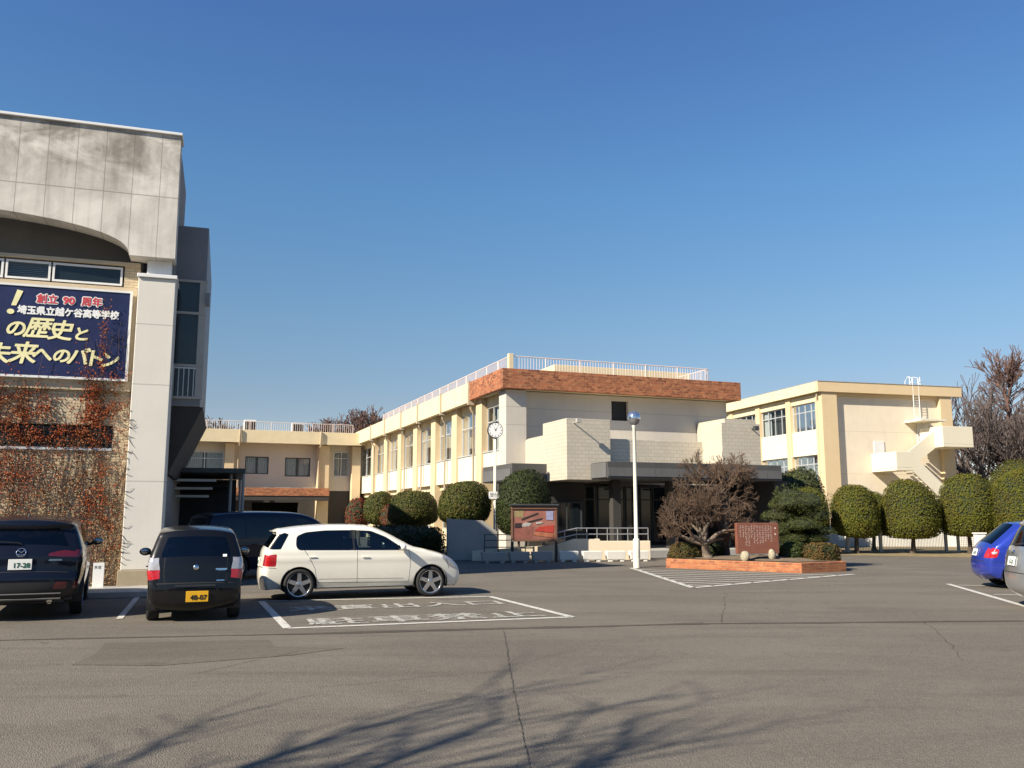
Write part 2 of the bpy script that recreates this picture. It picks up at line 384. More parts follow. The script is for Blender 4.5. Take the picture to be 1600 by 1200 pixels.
class MB:
    """collects shapes into one mesh; T maps (a,b,c) into the parent's frame"""
    def __init__(s, T=None):
        s.v = []; s.f = []; s.m = []; s.sm = []; s.T = T
    def add(s, V, F, mi=0, smooth=False):
        n = len(s.v)
        for p in V:
            s.v.append(tuple(s.T(*p)) if s.T else tuple(p))
        for f in F:
            s.f.append([i + n for i in f]); s.m.append(mi); s.sm.append(smooth)
        return s
    def box(s, x0, x1, y0, y1, z0, z1, mi=0):
        V = [(x0, y0, z0), (x1, y0, z0), (x1, y1, z0), (x0, y1, z0), (x0, y0, z1), (x1, y0, z1), (x1, y1, z1), (x0, y1, z1)]
        return s.add(V, [(0, 3, 2, 1), (4, 5, 6, 7), (0, 1, 5, 4), (1, 2, 6, 5), (2, 3, 7, 6), (3, 0, 4, 7)], mi)
    def prism(s, poly, b0, b1, plane='xz', mi=0, smooth=False):
        n = len(poly)
        def P(p, b):
            return (p[0], b, p[1]) if plane == 'xz' else ((p[0], p[1], b) if plane == 'xy' else (b, p[0], p[1]))
        V = [P(p, b0) for p in poly] + [P(p, b1) for p in poly]
        F = [list(range(n)), list(range(2 * n - 1, n - 1, -1))] + [[i, (i + 1) % n, n + (i + 1) % n, n + i] for i in range(n)]
        return s.add(V, F, mi, smooth)
    def tube(s, pts, r, n=8, mi=0, cap=True):
        pts = [Vector(p) for p in pts]
        rs = r if isinstance(r, (list, tuple)) else [r] * len(pts)
        V = []; F = []
        up = None
        for i, p in enumerate(pts):
            t = (pts[min(i + 1, len(pts) - 1)] - pts[max(i - 1, 0)]).normalized()
            if up is None:
                a = Vector((0, 0, 1)) if abs(t.z) < 0.9 else Vector((1, 0, 0))
                up = t.cross(a).normalized()
            up = (up - t * up.dot(t)).normalized()
            w = t.cross(up)
            for k in range(n):
                an = 2 * math.pi * k / n
                V.append(p + (up * math.cos(an) + w * math.sin(an)) * rs[i])
        for i in range(len(pts) - 1):
            for k in range(n):
                F.append((i * n + k, i * n + (k + 1) % n, (i + 1) * n + (k + 1) % n, (i + 1) * n + k))
        s.add(V, F, mi, True)
        if cap:
            m = (len(pts) - 1) * n
            s.add([V[k] for k in range(n)], [list(range(n - 1, -1, -1))], mi)
            s.add([V[m + k] for k in range(n)], [list(range(n))], mi)
        return s
    def lathe(s, prof, center=(0, 0, 0), axis='z', n=24, mi=0, smooth=True):
        V = []; F = []
        for (r, h) in prof:
            for k in range(n):
                a = 2 * math.pi * k / n
                if axis == 'z': p = (r * math.cos(a), r * math.sin(a), h)
                elif axis == 'y': p = (r * math.cos(a), h, r * math.sin(a))
                else: p = (h, r * math.cos(a), r * math.sin(a))
                V.append((p[0] + center[0], p[1] + center[1], p[2] + center[2]))
        for i in range(len(prof) - 1):
            for k in range(n):
                F.append((i * n + k, i * n + (k + 1) % n, (i + 1) * n + (k + 1) % n, (i + 1) * n + k))
        return s.add(V, F, mi, smooth)
    def ellipsoid(s, c, r, n=16, m=10, mi=0):
        prof = [(max(1e-4, math.sin(math.pi * i / m)), -math.cos(math.pi * i / m)) for i in range(m + 1)]
        V = []; F = []
        for (pr, h) in prof:
            for k in range(n):
                a = 2 * math.pi * k / n
                V.append((c[0] + r[0] * pr * math.cos(a), c[1] + r[1] * pr * math.sin(a), c[2] + r[2] * h))
        for i in range(m):
            for k in range(n):
                F.append((i * n + k, i * n + (k + 1) % n, (i + 1) * n + (k + 1) % n, (i + 1) * n + k))
        return s.add(V, F, mi, True)
    def build(s, name, mats, parent=None, bevel=0.0, loc=None, weld=False, normals=True):
        me = bpy.data.meshes.new(name)
        me.from_pydata(s.v, [], s.f)
        me.polygons.foreach_set('material_index', s.m)
        me.polygons.foreach_set('use_smooth', s.sm)
        if weld or normals:
            bm = bmesh.new(); bm.from_mesh(me)
            if weld: bmesh.ops.remove_doubles(bm, verts=bm.verts, dist=1e-4)
            if normals: bmesh.ops.recalc_face_normals(bm, faces=bm.faces)
            bm.to_mesh(me); bm.free()
        o = link(name, me, mats, parent)
        if loc: o.location = loc
        if bevel:
            bv = o.modifiers.new('edge_bevel', 'BEVEL')
            bv.width = bevel; bv.segments = 2; bv.limit_method = 'ANGLE'; bv.angle_limit = R(40)
        return o

def text_mesh(name, body, size, mat, parent=None, loc=(0, 0, 0), rot=(R(90), 0, 0), bold=0.0, extrude=0.0, shear=0.0, sx=1.0, align='CENTER', sy=1.0):
    cu = bpy.data.curves.new(name, 'FONT')
    cu.body = body; cu.size = size; cu.align_x = align; cu.align_y = 'CENTER'
    cu.extrude = extrude; cu.shear = shear
    cu.resolution_u = 4
    t = bpy.data.objects.new(name, cu)
    COL.objects.link(t)
    dg = bpy.context.evaluated_depsgraph_get()
    dg.update()
    me = bpy.data.meshes.new_from_object(t.evaluated_get(dg))
    bpy.data.objects.remove(t)
    bpy.data.curves.remove(cu)
    me.materials.clear()
    if bold:
        bm = bmesh.new(); bm.from_mesh(me)
        g0 = list(bm.verts) + list(bm.edges) + list(bm.faces)
        for i, (ox, oy) in enumerate(((1, 0), (-1, 0), (0, 1), (0, -1), (0.7, 0.7), (-0.7, 0.7), (0.7, -0.7), (-0.7, -0.7))):
            r = bmesh.ops.duplicate(bm, geom=g0)
            vs = [v for v in r['geom'] if isinstance(v, bmesh.types.BMVert)]
            bmesh.ops.translate(bm, verts=vs, vec=(ox * bold, oy * bold, 0.00025 * (i + 1)))
        bm.to_mesh(me); bm.free()
    o = link(name, me, mat, parent)
    o.location = loc; o.rotation_euler = rot; o.scale = (sx, sy, 1)
    return o

def faceT(y0):
    return lambda a, b, z: (a, y0 + b, z)
def sideT(x0):
    return lambda a, b, z: (x0 + b, a, z)

def holed_wall(mb, a0, a1, z0, z1, holes, b=0.0, depth=0.3, mi=0):
    """a sheet with rectangular openings and their reveals"""
    A = sorted({a0, a1} | {h[0] for h in holes} | {h[1] for h in holes})
    Z = sorted({z0, z1} | {h[2] for h in holes} | {h[3] for h in holes})
    for i in range(len(A) - 1):
        for j in range(len(Z) - 1):
            ca, cz = (A[i] + A[i + 1]) / 2, (Z[j] + Z[j + 1]) / 2
            if any(h[0] < ca < h[1] and h[2] < cz < h[3] for h in holes):
                continue
            mb.add([(A[i], b, Z[j]), (A[i + 1], b, Z[j]), (A[i + 1], b, Z[j + 1]), (A[i], b, Z[j + 1])], [(0, 1, 2, 3)], mi)
    for (h0, h1, g0, g1) in holes:
        for P, Q in (((h0, g0), (h1, g0)), ((h1, g0), (h1, g1)), ((h1, g1), (h0, g1)), ((h0, g1), (h0, g0))):
            mb.add([(P[0], b, P[1]), (Q[0], b, Q[1]), (Q[0], b + depth, Q[1]), (P[0], b + depth, P[1])], [(0, 1, 2, 3)], mi)

def curtain_sheet(mb, a0, a1, z0, z1, b, amp=0.03, wl=0.14):
    n = max(4, int((a1 - a0) / wl * 4))
    V = []; F = []
    for i in range(n + 1):
        a = a0 + (a1 - a0) * i / n
        o = b + amp * math.sin(2 * math.pi * i / 4.0)
        V += [(a, o, z0), (a, o, z1)]
    for i in range(n):
        F.append((2 * i, 2 * i + 2, 2 * i + 3, 2 * i + 1))
    mb.add(V, F, 0, True)

def window(root, T, a0, a1, z0, z1, b, cols=2, transom=None, frame='alu', pane='glass', curtain=None, w=0.045, d=0.06):
    f = MB(T)
    f.box(a0, a1, b, b + d, z0, z0 + w); f.box(a0, a1, b, b + d, z1 - w, z1)
    f.box(a0, a0 + w, b, b + d, z0 + w, z1 - w); f.box(a1 - w, a1, b, b + d, z0 + w, z1 - w)
    for i in range(1, cols):
        a = a0 + (a1 - a0) * i / cols
        f.box(a - w / 2, a + w / 2, b + 0.004, b + d - 0.004, z0 + w, z1 - w)
    if transom:
        f.box(a0 + w, a1 - w, b + 0.002, b + d - 0.002, transom - w / 2, transom + w / 2)
    fo = f.build('window', M[frame], root)
    p = MB(T); p.add([(a0 + w, b + d / 2, z0 + w), (a1 - w, b + d / 2, z0 + w), (a1 - w, b + d / 2, z1 - w), (a0 + w, b + d / 2, z1 - w)], [(0, 1, 2, 3)])
    p.build('pane', M[pane], fo)
    if curtain:
        c = MB(T)
        for (c0, c1) in curtain:
            curtain_sheet(c, a0 + (a1 - a0) * c0, a0 + (a1 - a0) * c1, z0 + 0.02, z1 - 0.04, b + 0.16)
        c.build('curtain', M['curtain'], fo)
    return fo

def rail(root, name, pts, h, mat, gap=0.12, r=0.012, posts=1.5, parts=True):
    """upright-bar railing along a polyline (local coordinates)"""
    m = MB()
    for (p, q) in zip(pts[:-1], pts[1:]):
        p, q = Vector(p), Vector(q)
        L = (q - p).length
        up = Vector((0, 0, h))
        m.tube([p + up, q + up], 0.024, 6)
        m.tube([p + up * 0.12, q + up * 0.12], 0.016, 6)
        n = int(L / gap)
        for i in range(n + 1):
            a = p.lerp(q, i / max(n, 1))
            m.tube([a + up * 0.12, a + up], r, 4, cap=False)
        k = max(1, int(L / posts))
        for i in range(k + 1):
            a = p.lerp(q, i / k)
            m.tube([a, a + up], 0.026, 6, cap=False)
    return m.build(name, M[mat], root, normals=False)

# ------------------------------------------------------------------ ground and markings
def asphalt(name, base=(0.172, 0.150, 0.120), alt=(0.128, 0.113, 0.092)):
    m, nt, b = nmat(name)
    v = ocoord(nt)
    big = mrange(nt, noise(nt, v, 0.10, 6, 0.6, 0.8), 0.35, 0.65)
    mid = mrange(nt, noise(nt, ocoord(nt, (0.35, 1.0, 1.0)), 0.8, 6, 0.65, 0.4), 0.35, 0.7)
    col = mixc(nt, mth(nt, 'ADD', mth(nt, 'MULTIPLY', big, 0.5), mth(nt, 'MULTIPLY', mid, 0.5)), base, alt)
    vo = nd(nt, 'ShaderNodeTexVoronoi', {'Vector': v, 'Scale': 85.0})
    g = nd(nt, 'ShaderNodeSeparateColor', {0: vo.outputs['Color']}).outputs[0]
    col = mixc(nt, mrange(nt, g, 0.6, 1.0, 0.0, 0.42), col, sc(base, 1.7))
    col = mixc(nt, mrange(nt, g, 0.0, 0.35, 0.32, 0.0), col, sc(alt, 0.5))
    wear = mrange(nt, noise(nt, ocoord(nt, (0.22, 0.5, 1.0)), 1.0, 7, 0.62, 1.2), 0.42, 0.62, 0.0, 0.55)
    col = mixc(nt, wear, col, sc(base, 1.28))
    trk = mrange(nt, noise(nt, ocoord(nt, (0.12, 1.6, 1.0)), 1.0, 4, 0.6, 0.5), 0.55, 0.68, 0.0, 0.35)
    col = mixc(nt, trk, col, sc(alt, 0.72))
    col = mixc(nt, mrange(nt, noise(nt, v, 9, 6, 0.75), 0.3, 0.75, 0.0, 0.4), col, sc(alt, 0.7))
    # oil drips and old stains
    st = mrange(nt, noise(nt, v, 1.7, 3, 0.5, 0.3), 0.66, 0.74, 0.0, 0.35)
    col = mixc(nt, st, col, sc(alt, 0.55))
    nt.links.new(col, b.inputs['Base Color'])
    b.inputs['Roughness'].default_value = 0.92
    b.inputs['Specular IOR Level'].default_value = 0.25
    bump(nt, b, mth(nt, 'ADD', mth(nt, 'MULTIPLY', vo.outputs['Distance'], 2.0), noise(nt, v, 40, 5, 0.7)), 0.55, 0.008)
    return m

def worn_paint(name, col, wear=0.5):
    m, nt, b = nmat(name)
    v = ocoord(nt)
    nt.links.new(mixc(nt, noise(nt, v, 12, 5, 0.7), sc(col, 0.8), col), b.inputs['Base Color'])
    b.inputs['Roughness'].default_value = 0.8
    n = mth(nt, 'ADD', mth(nt, 'MULTIPLY', noise(nt, v, 7, 6, 0.75), 0.55), mth(nt, 'MULTIPLY', noise(nt, v, 55, 4, 0.7), 0.45))
    nt.links.new(mrange(nt, n, wear - 0.09, wear + 0.05, 1.0, 0.0), b.inputs['Alpha'])
    return m

M['asphalt'] = asphalt('asphalt')
M['asphalt_patch'] = asphalt('asphalt_patch_mix', (0.142, 0.122, 0.096), (0.108, 0.094, 0.074))
M['seam'] = asphalt('asphalt_seam_mix', (0.095, 0.082, 0.066), (0.072, 0.062, 0.05))
M['road_paint'] = worn_paint('worn_white_road_paint', (0.62, 0.60, 0.54), 0.60)
M['road_paint_worn'] = worn_paint('very_worn_white_road_paint', (0.60, 0.58, 0.52), 0.52)
M['verge'] = simple('dry_grass_verge', (0.22, 0.17, 0.085), 0.95, 0.4, 3.0, 0.5, 30)

def sheet(name, polys, mat, z, kind='structure', label=None):
    mb = MB()
    for p in polys:
        mb.add([(x, y, z) for (x, y) in p], [list(range(len(p)))])
    o = mb.build(name, M[mat], None, normals=False)
    for p in o.data.polygons:
        if p.normal.z < 0: p.flip()
    o['kind'] = kind
    if label: o['label'] = label
    return o

def stroke(p, q, w):
    p = np.array(p, float); q = np.array(q, float)
    t = (q - p) / np.linalg.norm(q - p); n = np.array([-t[1], t[0]]) * w / 2
    return [tuple(p + n), tuple(q + n), tuple(q - n), tuple(p - n)]

sheet('ground', [[(-400, -300), (400, -300), (400, 700), (-400, 700)]], 'asphalt', 0.0)
rng0 = random.Random(3)
def wobble(p, q, w, n=24, amp=0.05, wv=0.4):
    p = Vector((p[0], p[1])); q = Vector((q[0], q[1]))
    t = (q - p).normalized(); nn = Vector((-t.y, t.x))
    A = []; B = []
    o = 0
    for i in range(n + 1):
        o = o * 0.7 + rng0.uniform(-amp, amp)
        c = p.lerp(q, i / n) + nn * o
        ww = w * (1 + rng0.uniform(-wv, wv)) / 2
        A.append(tuple(c + nn * ww)); B.append(tuple(c - nn * ww))
    return [[A[i], A[i + 1], B[i + 1], B[i]] for i in range(n)]
sheet('asphalt_patch', [[(-4.9, 10.2), (-3.9, 10.15), (-2.6, 10.9), (-2.1, 11.45), (-3.0, 11.55), (-3.25, 12.2), (-5.3, 11.9), (-5.0, 11.0)]], 'asphalt_patch', 0.004)
sheet('asphalt_seam', wobble((-12, 11.3), (-3.2, 12.75), 0.10, 20, 0.02) + wobble((-3.2, 12.75), (3, 14.0), 0.17, 20, 0.02) + wobble((3, 14.0), (12, 14.6), 0.14, 24, 0.02), 'seam', 0.004)
sheet('asphalt_crack', wobble((-0.12, 13.1), (0.02, 8.6), 0.007, 90, 0.006, 0.7) + wobble((0.02, 8.6), (0.16, 5.0), 0.006, 110, 0.004, 0.7) + wobble((-2.6, 11.2), (-3.4, 9.6), 0.008, 16, 0.02, 0.6) + wobble((3.2, 14.0), (4.6, 19.5), 0.008, 40, 0.02, 0.7) + wobble((6.5, 14.4), (5.2, 10.5), 0.006, 30, 0.03, 0.7) + wobble((-0.09, 9.8), (-1.9, 8.9), 0.006, 20, 0.03, 0.7), 'seam', 0.008)
# stacking-bay box with worn lettering
BX = [(-3.30, 13.40), (0.98, 14.86), (-0.46, 18.55), (-4.85, 17.55)]
sheet('parking_box_marking', [stroke(BX[0], BX[1], 0.13), stroke(BX[1], BX[2], 0.13), stroke(BX[2], BX[3], 0.13), stroke(BX[3], BX[0], 0.13)], 'road_paint', 0.008)
ang = math.atan2(BX[1][1] - BX[0][1], BX[1][0] - BX[0][0])
o = text_mesh('parking_marking', '駐車禁止', 1.0, M['road_paint_worn'], None, (-1.35, 14.72, 0.008), (0, 0, ang), bold=0.018, sx=0.98, sy=0.92)
o['kind'] = 'structure'
o = text_mesh('parking_marking', '来賓出入口', 0.9, M['road_paint_worn'], None, (-2.05, 16.65, 0.008), (0, 0, ang), bold=0.016, sx=0.9, sy=0.9)
o['kind'] = 'structure'
# hatched triangle before the planted island
V1, V2, V3 = (3.75, 28.4), (4.14, 20.7), (9.6, 25.4)
hs = [stroke(V1, V2, 0.16), stroke(V2, V3, 0.16)]
for i in range(1, 9):
    t = i / 9.0
    p = (V2[0] + (V1[0] - V2[0]) * t, V2[1] + (V1[1] - V2[1]) * t)
    q = (V2[0] + (V3[0] - V2[0]) * t, V2[1] + (V3[1] - V2[1]) * t)
    hs.append(stroke(p, q, 0.12))
sheet('hatched_marking', hs, 'road_paint', 0.012)
sheet('bay_marking', [stroke((10.55, 21.9), (8.7, 13.6), 0.13), stroke((10.1, 19.0), (14.6, 17.9), 0.11), stroke((10.6, 21.5), (15.2, 20.6), 0.11), stroke((-6.3, 14.6), (-7.6, 18.4), 0.10)], 'road_paint', 0.008)
sheet('verge', [[(10.3, 44.5), (13.5, 37.4), (26, 31.0), (60, 24), (60, 60), (30, 70), (11, 60)]], 'verge', 0.010)

# ------------------------------------------------------------------ left hall: arched concrete front, vine wall, stair bay
HALL_ROT = R(18)
hall = empty('assembly_hall', (-7.73, 20.18, 0), HALL_ROT, 'tall weathered concrete hall with arched front panel at left edge of the yard', 'building')
# arched panel
ac, aw, az0, ah = -5.3, 4.13, 7.56, 0.84
poly = [(-14, 10.56), (-14, az0), (ac - aw - 1.2, az0), (ac - aw, az0)]
for i in range(1, 40):
    a = math.pi - math.pi * i / 40
    poly.append((ac + aw * math.cos(a), az0 + ah * math.sin(a) ** 0.85))
poly += [(ac + aw, az0), (-0.18, az0), (-0.20, 10.56)]
MB().prism(poly, -0.16, 0.45).build('front_panel', M['panel_concrete'], hall)
MB().box(-14, -0.16, -0.22, 0.5, 10.564, 10.63).build('coping', M['white_trim'], hall, 0.01)
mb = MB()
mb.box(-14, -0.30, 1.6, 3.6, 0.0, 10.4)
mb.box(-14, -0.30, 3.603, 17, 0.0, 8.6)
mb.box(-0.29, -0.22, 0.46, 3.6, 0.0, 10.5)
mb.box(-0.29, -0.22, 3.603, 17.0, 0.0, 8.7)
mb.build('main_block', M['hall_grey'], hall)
def pier(a0, a1):
    p = MB(); p.box(a0, a1, 0.0, 0.9, 0.45, 7.10)
    po = p.build('pier', M['pier_paint'], hall, 0.015)
    MB().box(a0 - 0.03, a1 + 0.03, -0.05, 0.9, 7.104, 7.19).build('ledge', M['white_trim'], po, 0.01)
    MB().box(a0 + 0.16, a1 - 0.12, 0.12, 0.9, 7.194, 7.556).build('neck', M['white_trim'], po)
    MB().box(a0 - 0.05, a1 + 0.04, -0.06, 0.9, 0.0, 0.446).build('plinth', M['plinth'], po, 0.015)
pier(-0.95, -0.14)
pier(-10.4, -9.6)
mb = MB(faceT(0.0))
mb.box(-9.6, -0.952, 0.45, 0.75, 0.0, 3.12)
mb.box(-9.6, -0.952, 0.45, 0.75, 3.68, 4.46)
mb.box(-1.33, -0.952, 0.45, 0.75, 3.12, 3.68); mb.box(-9.6, -9.2, 0.45, 0.75, 3.12, 3.68)
mb.box(-14, -10.4, 0.45, 0.75, 0, 7.4)
mb.build('tile_wall', M['beige_tile'], hall)
mb = MB(faceT(0.0))
mb.box(-9.6, -0.952, 0.36, 0.75, 4.464, 4.70)
mb.box(-9.6, -1.0, 0.42, 0.75, 4.704, 6.93)
mb.build('beam', M['beige_beam'], hall)
MB().box(-9.6, -0.96, 1.1, 1.5, 3.1, 8.9).build('recessed_wall', M['recess_grey'], hall)
MB().box(-9.6, -0.96, 0.36, 1.05, 7.44, 7.52).build('soffit_ledge', M['beige_beam'], hall)
MB().box(-1.3, -0.96, 0.42, 1.0, 6.934, 7.436).build('infill', M['beige_tile'], hall)
T = faceT(0.42)
for (a0, a1, blind) in ((-2.82, -1.34, False), (-3.78, -2.86, True), (-5.3, -3.82, False), (-6.8, -5.34, True), (-8.3, -6.84, False)):
    wo = window(hall, T, a0, a1, 6.96, 7.40, 0.0, 1, None, 'white_trim', 'dark_glass' if not blind else 'glass', None, 0.045, 0.08)
    if blind:
        bl = MB(T)
        for i in range(9):
            z = 7.0 + i * 0.043
            bl.add([(a0 + 0.05, 0.12, z), (a1 - 0.05, 0.12, z + 0.01), (a1 - 0.05, 0.15, z + 0.032), (a0 + 0.05, 0.15, z + 0.022)], [(0, 1, 2, 3)])
        bl.build('blind', M['curtain'], wo, normals=False)
for (a0, a1) in ((-2.3, -1.34), (-3.7, -2.36), (-5.2, -3.76), (-6.7, -5.26), (-8.2, -6.76)):
    window(hall, T, a0, a1, 3.16, 3.64, 0.14, 1, None, 'alu_dark', 'dark_glass', None, 0.04, 0.08)
MB(faceT(0.0)).box(-9.2, -1.33, 0.40, 0.5, 3.10, 3.155).build('sill', M['alu'], hall)
# stair bay behind
bay = MB()
bay.box(-2.0, 0.50, 1.2, 7.0, 4.27, 8.80)
bo = bay.build('stair_bay', M['dark_clad'], hall, 0.01)
MB().prism([(-2.0, 4.266), (0.57, 4.266), (-0.15, 2.64), (-2.0, 2.64)], 1.25, 6.8).build('bay_soffit', M['dark_wall'], bo)
T = faceT(1.2)
for (z0, z1) in ((6.62, 7.36), (5.31, 6.54)):
    g = MB(T); g.box(-0.19, 0.36, -0.02, 0.04, z0, z1); g.build('glazing', M['bay_glass'], bo)
mb = MB(T)
for z in (7.39, 6.58, 5.27, 4.48):
    mb.box(-0.19, 0.53, -0.06, 0.03, z - 0.03, z + 0.03)
for (z0, z1) in ((4.512, 5.238), (5.302, 6.548), (6.612, 7.358)):
    mb.box(0.36, 0.53, -0.05, 0.03, z0, z1)
mb.build('mullion', M['grey_box'], bo)
g = MB(T); g.box(-0.19, 0.36, -0.02, 0.04, 4.515, 5.235); g.build('glazing', M['bay_glass'], bo)
mb = MB(T)
for i in range(5):
    a = -0.14 + i * 0.115
    mb.box(a - 0.010, a + 0.010, -0.05, -0.025, 4.515, 5.235)
mb.box(-0.19, 0.36, -0.055, -0.02, 5.19, 5.225)
mb.build('handrail', M['alu'], bo)
MB().box(0.50, 0.60, 1.1, 1.3, 6.8, 7.1).build('wall_lamp', M['dark_clad'], bo)
MB().box(-14, 0.2, -1.8, -0.06, 0.0, 0.12).build('kerb', M['conc_grey'], None, 0.015).matrix_world = Matrix.Translation((-7.73, 20.18, 0)) @ Matrix.Rotation(HALL_ROT, 4, 'Z')
k = bpy.data.objects['kerb']; k['kind'] = 'structure'

# anniversary sign on the beam
SW, SH = 7.6, 2.02
sign = empty('anniversary_sign', (0, 0, 0), HALL_ROT, 'large navy sign with cream brush lettering hung on the arched hall front', 'sign')
Lm = Matrix.Translation((-7.73, 20.18, 0)) @ Matrix.Rotation(HALL_ROT, 4, 'Z')
sign.location = Lm @ Vector((-1.13, 0.28, 4.74))
MB().box(-SW, 0, 0, 0.08, 0, SH).build('board', M['sign_navy'], sign)
mb = MB()
mb.box(-SW - 0.05, 0.05, -0.02, 0.1, SH, SH + 0.05); mb.box(-SW - 0.05, 0.05, -0.02, 0.1, -0.05, 0)
mb.box(0, 0.05, -0.02, 0.1, 0, SH); mb.box(-SW - 0.05, -SW, -0.02, 0.1, 0, SH)
mb.build('frame', M['white_trim'], sign)
def st(body, x, z, size, mat, bold=0.0, shear=0.0, sx=1.0, rz=0.0, d=-0.012):
    text_mesh('lettering', body, size, M[mat], sign, (x, d, z), (R(90), R(rz), 0), bold, 0.0, shear, sx)
# pixel-measured layout: sign is 2.5 m wide between the frame edge of the photo and its right end
st('創立', -1.72, 1.74, 0.22, 'sign_white', 0.028, 0, 1.0, 0, -0.010); st('90', -1.28, 1.74, 0.22, 'sign_white', 0.028, 0, 1.1, 0, -0.010); st('周年', -0.80, 1.74, 0.22, 'sign_white', 0.028, 0, 1.0, 0, -0.010)
st('創立', -1.72, 1.74, 0.22, 'sign_red', 0.006, 0, 1.0, 0, -0.016); st('90', -1.28, 1.74, 0.22, 'sign_red', 0.010, 0, 1.1, 0, -0.016); st('周年', -0.80, 1.74, 0.22, 'sign_red', 0.006, 0, 1.0, 0, -0.016)
st('埼玉県立越ケ谷高等学校', -1.26, 1.46, 0.205, 'sign_white', 0.010, 0, 0.93)
for (ch, x, z, s_, sh, r_) in (('の', -2.32, 1.02, 0.40, 0.15, 0), ('歴', -1.90, 1.05, 0.50, 0.25, 0), ('史', -1.42, 1.02, 0.48, 0.2, 0), ('と', -0.98, 0.97, 0.34, 0.1, 0),
                               ('未', -2.66, 0.42, 0.50, 0.2, 0), ('来', -2.14, 0.46, 0.52, 0.2, 0), ('へ', -1.75, 0.46, 0.40, 0.1, 0), ('の', -1.36, 0.45, 0.36, 0.15, 0), ('バ', -1.02, 0.44, 0.44, 0.15, 0), ('ト', -0.68, 0.42, 0.42, 0.1, 0), ('ン', -0.36, 0.40, 0.40, 0.1, 0)):
    st(ch, x, z, s_, 'sign_cream', 0.013, sh, 1.08, r_)
mb = MB(faceT(-0.012))
mb.add([(-2.44, 0, 1.56), (-2.34, 0, 1.56), (-2.22, 0, 1.90), (-2.34, 0, 1.93)], [(0, 1, 2, 3)])
mb.prism([(-2.44 + 0.075 * math.cos(a * math.pi / 8), 1.42 + 0.06 * math.sin(a * math.pi / 8)) for a in range(16)], -0.002, 0.002)
mb.build('lettering', M['sign_cream'], sign, normals=False)

# ------------------------------------------------------------------ main building, local frame: x along the front, y along the long wing
MROT = R(21)
MORG = (-0.42, 38.3, 0)
MM = Matrix.Translation(MORG) @ Matrix.Rotation(MROT, 4, 'Z')
main = empty('school_building', MORG, MROT, 'long two storey cream school wing with orange brick cornice and tiled front', 'building')
WL = 31.5
mb = MB()
mb.prism([(1.15, 1.3), (11.9, 1.3), (11.9, 14), (8.0, 14), (8.0, WL + 6), (1.15, WL + 6)], 0.0, 7.9, 'xy')
mb.build('inner_core', M['interior'], main)
# cornice
mb = MB()
mb.prism([(0, 0), (12.4, 0), (12.4, 6), (12.15, 6), (12.15, 0.25), (0.25, 0.25), (0.25, 4.6), (0, 4.6)], 7.17, 8.05, 'xy')
mb.build('brick_cornice', M['brick_fascia'], main, 0.01)
MB().prism([(0.252, 0.252), (12.148, 0.252), (12.148, 14), (8.6, 14), (8.6, WL + 6), (0.252, WL + 6)], 7.2, 7.86, 'xy').build('roof_slab', M['cream'], main)
edges = [4.604, 9.4, 14.2, 18.2, 22.8, 27.2, WL + 1.5]
mb = MB()
for p, q in zip(edges[:-1], edges[1:]):
    mb.box(0.0, 0.25, p + 0.03, q - 0.03, 7.08, 8.05)
mb.build('cornice', M['cream'], main, 0.012)
for p in edges[:-1]:
    MB().box(-0.06, 0.249, p - 0.028, p + 0.028 + 0.12, 6.95, 8.10).build('downpipe_box', M['pipe'], main)
for p in edges[:-1]:
    MB().tube([(0.1, p + 0.1, 6.95), (0.1, p + 0.1, 6.75), (0.30, p + 0.25, 6.55), (0.30, p + 0.25, 2.6)], 0.05, 8).build('downpipe', M['pipe'], main)
# wing columns and bays
cols = [3.80 + 3.97 * k for k in range(7)]
for c in cols:
    MB().box(0.35, 1.1, c, c + 0.85, 0.0, 7.195).build('column', M['cream_tan'], main, 0.012)
bays = [(1.3, 3.80)] + [(cols[i] + 0.85, cols[i + 1]) for i in range(6)] + [(cols[6] + 0.85, WL + 2)]
T = sideT(0.0)
for i, (a0, a1) in enumerate(bays):
    zb = 3.30 if i else 3.85
    MB(T).box(a0 + 0.003, a1 - 0.003, 0.46, 1.0, zb, 4.54).build('spandrel', M['white_panel'], main)
    MB(T).box(a0 + 0.003, a1 - 0.003, 0.62, 1.0, 6.72, 7.19).build('lintel', M['cream'], main)
    MB(T).box(a0 + 0.003, a1 - 0.003, 0.42, 1.0, 4.545, 4.60).build('sill', M['alu'], main)
    cut = ((0.02, 0.40), (0.66, 0.98)) if i % 2 else ((0.05, 0.62),)
    window(main, T, a0 + 0.01, a1 - 0.01, 4.605, 6.715, 0.66, 3, 6.0, 'alu', 'glass', cut, 0.05, 0.07)
mb = MB(T)
for a0, a1 in bays[1:]:
    mb.box(a0 + 0.003, a1 - 0.003, 0.8, 1.14, 0.0, 0.9)
    mb.box(a0 + 0.003, a1 - 0.003, 0.7, 1.14, 3.0, 3.29)
mb.build('ground_floor_wall', M['cream'], main)
for a0, a1 in bays[1:]:
    window(main, T, a0 + 0.01, a1 - 0.01, 0.92, 2.98, 0.85, 3, 2.3, 'alu', 'glass', ((0.1, 0.9),), 0.05, 0.07)
# front: corner column, wall, window opening
MB().box(0.30, 1.28, 0.36, 1.25, 0.0, 7.165).build('corner_column', M['wall_warmgrey'], main, 0.012)
mb = MB(faceT(0.75))
holed_wall(mb, 1.282, 12.05, 3.0, 7.165, [(5.71, 6.6, 6.02, 6.95)], 0.0, 0.3)
mb.add([(12.05, 0, 3.0), (12.05, 13, 3.0), (12.05, 13, 7.165), (12.05, 0, 7.165)], [(0, 1, 2, 3)])
mb.build('front_wall', M['wall_warmgrey'], main, normals=False)
MB(faceT(0.75)).box(5.7, 6.61, 0.2, 0.29, 6.0, 6.97).build('opening', M['black'], main)
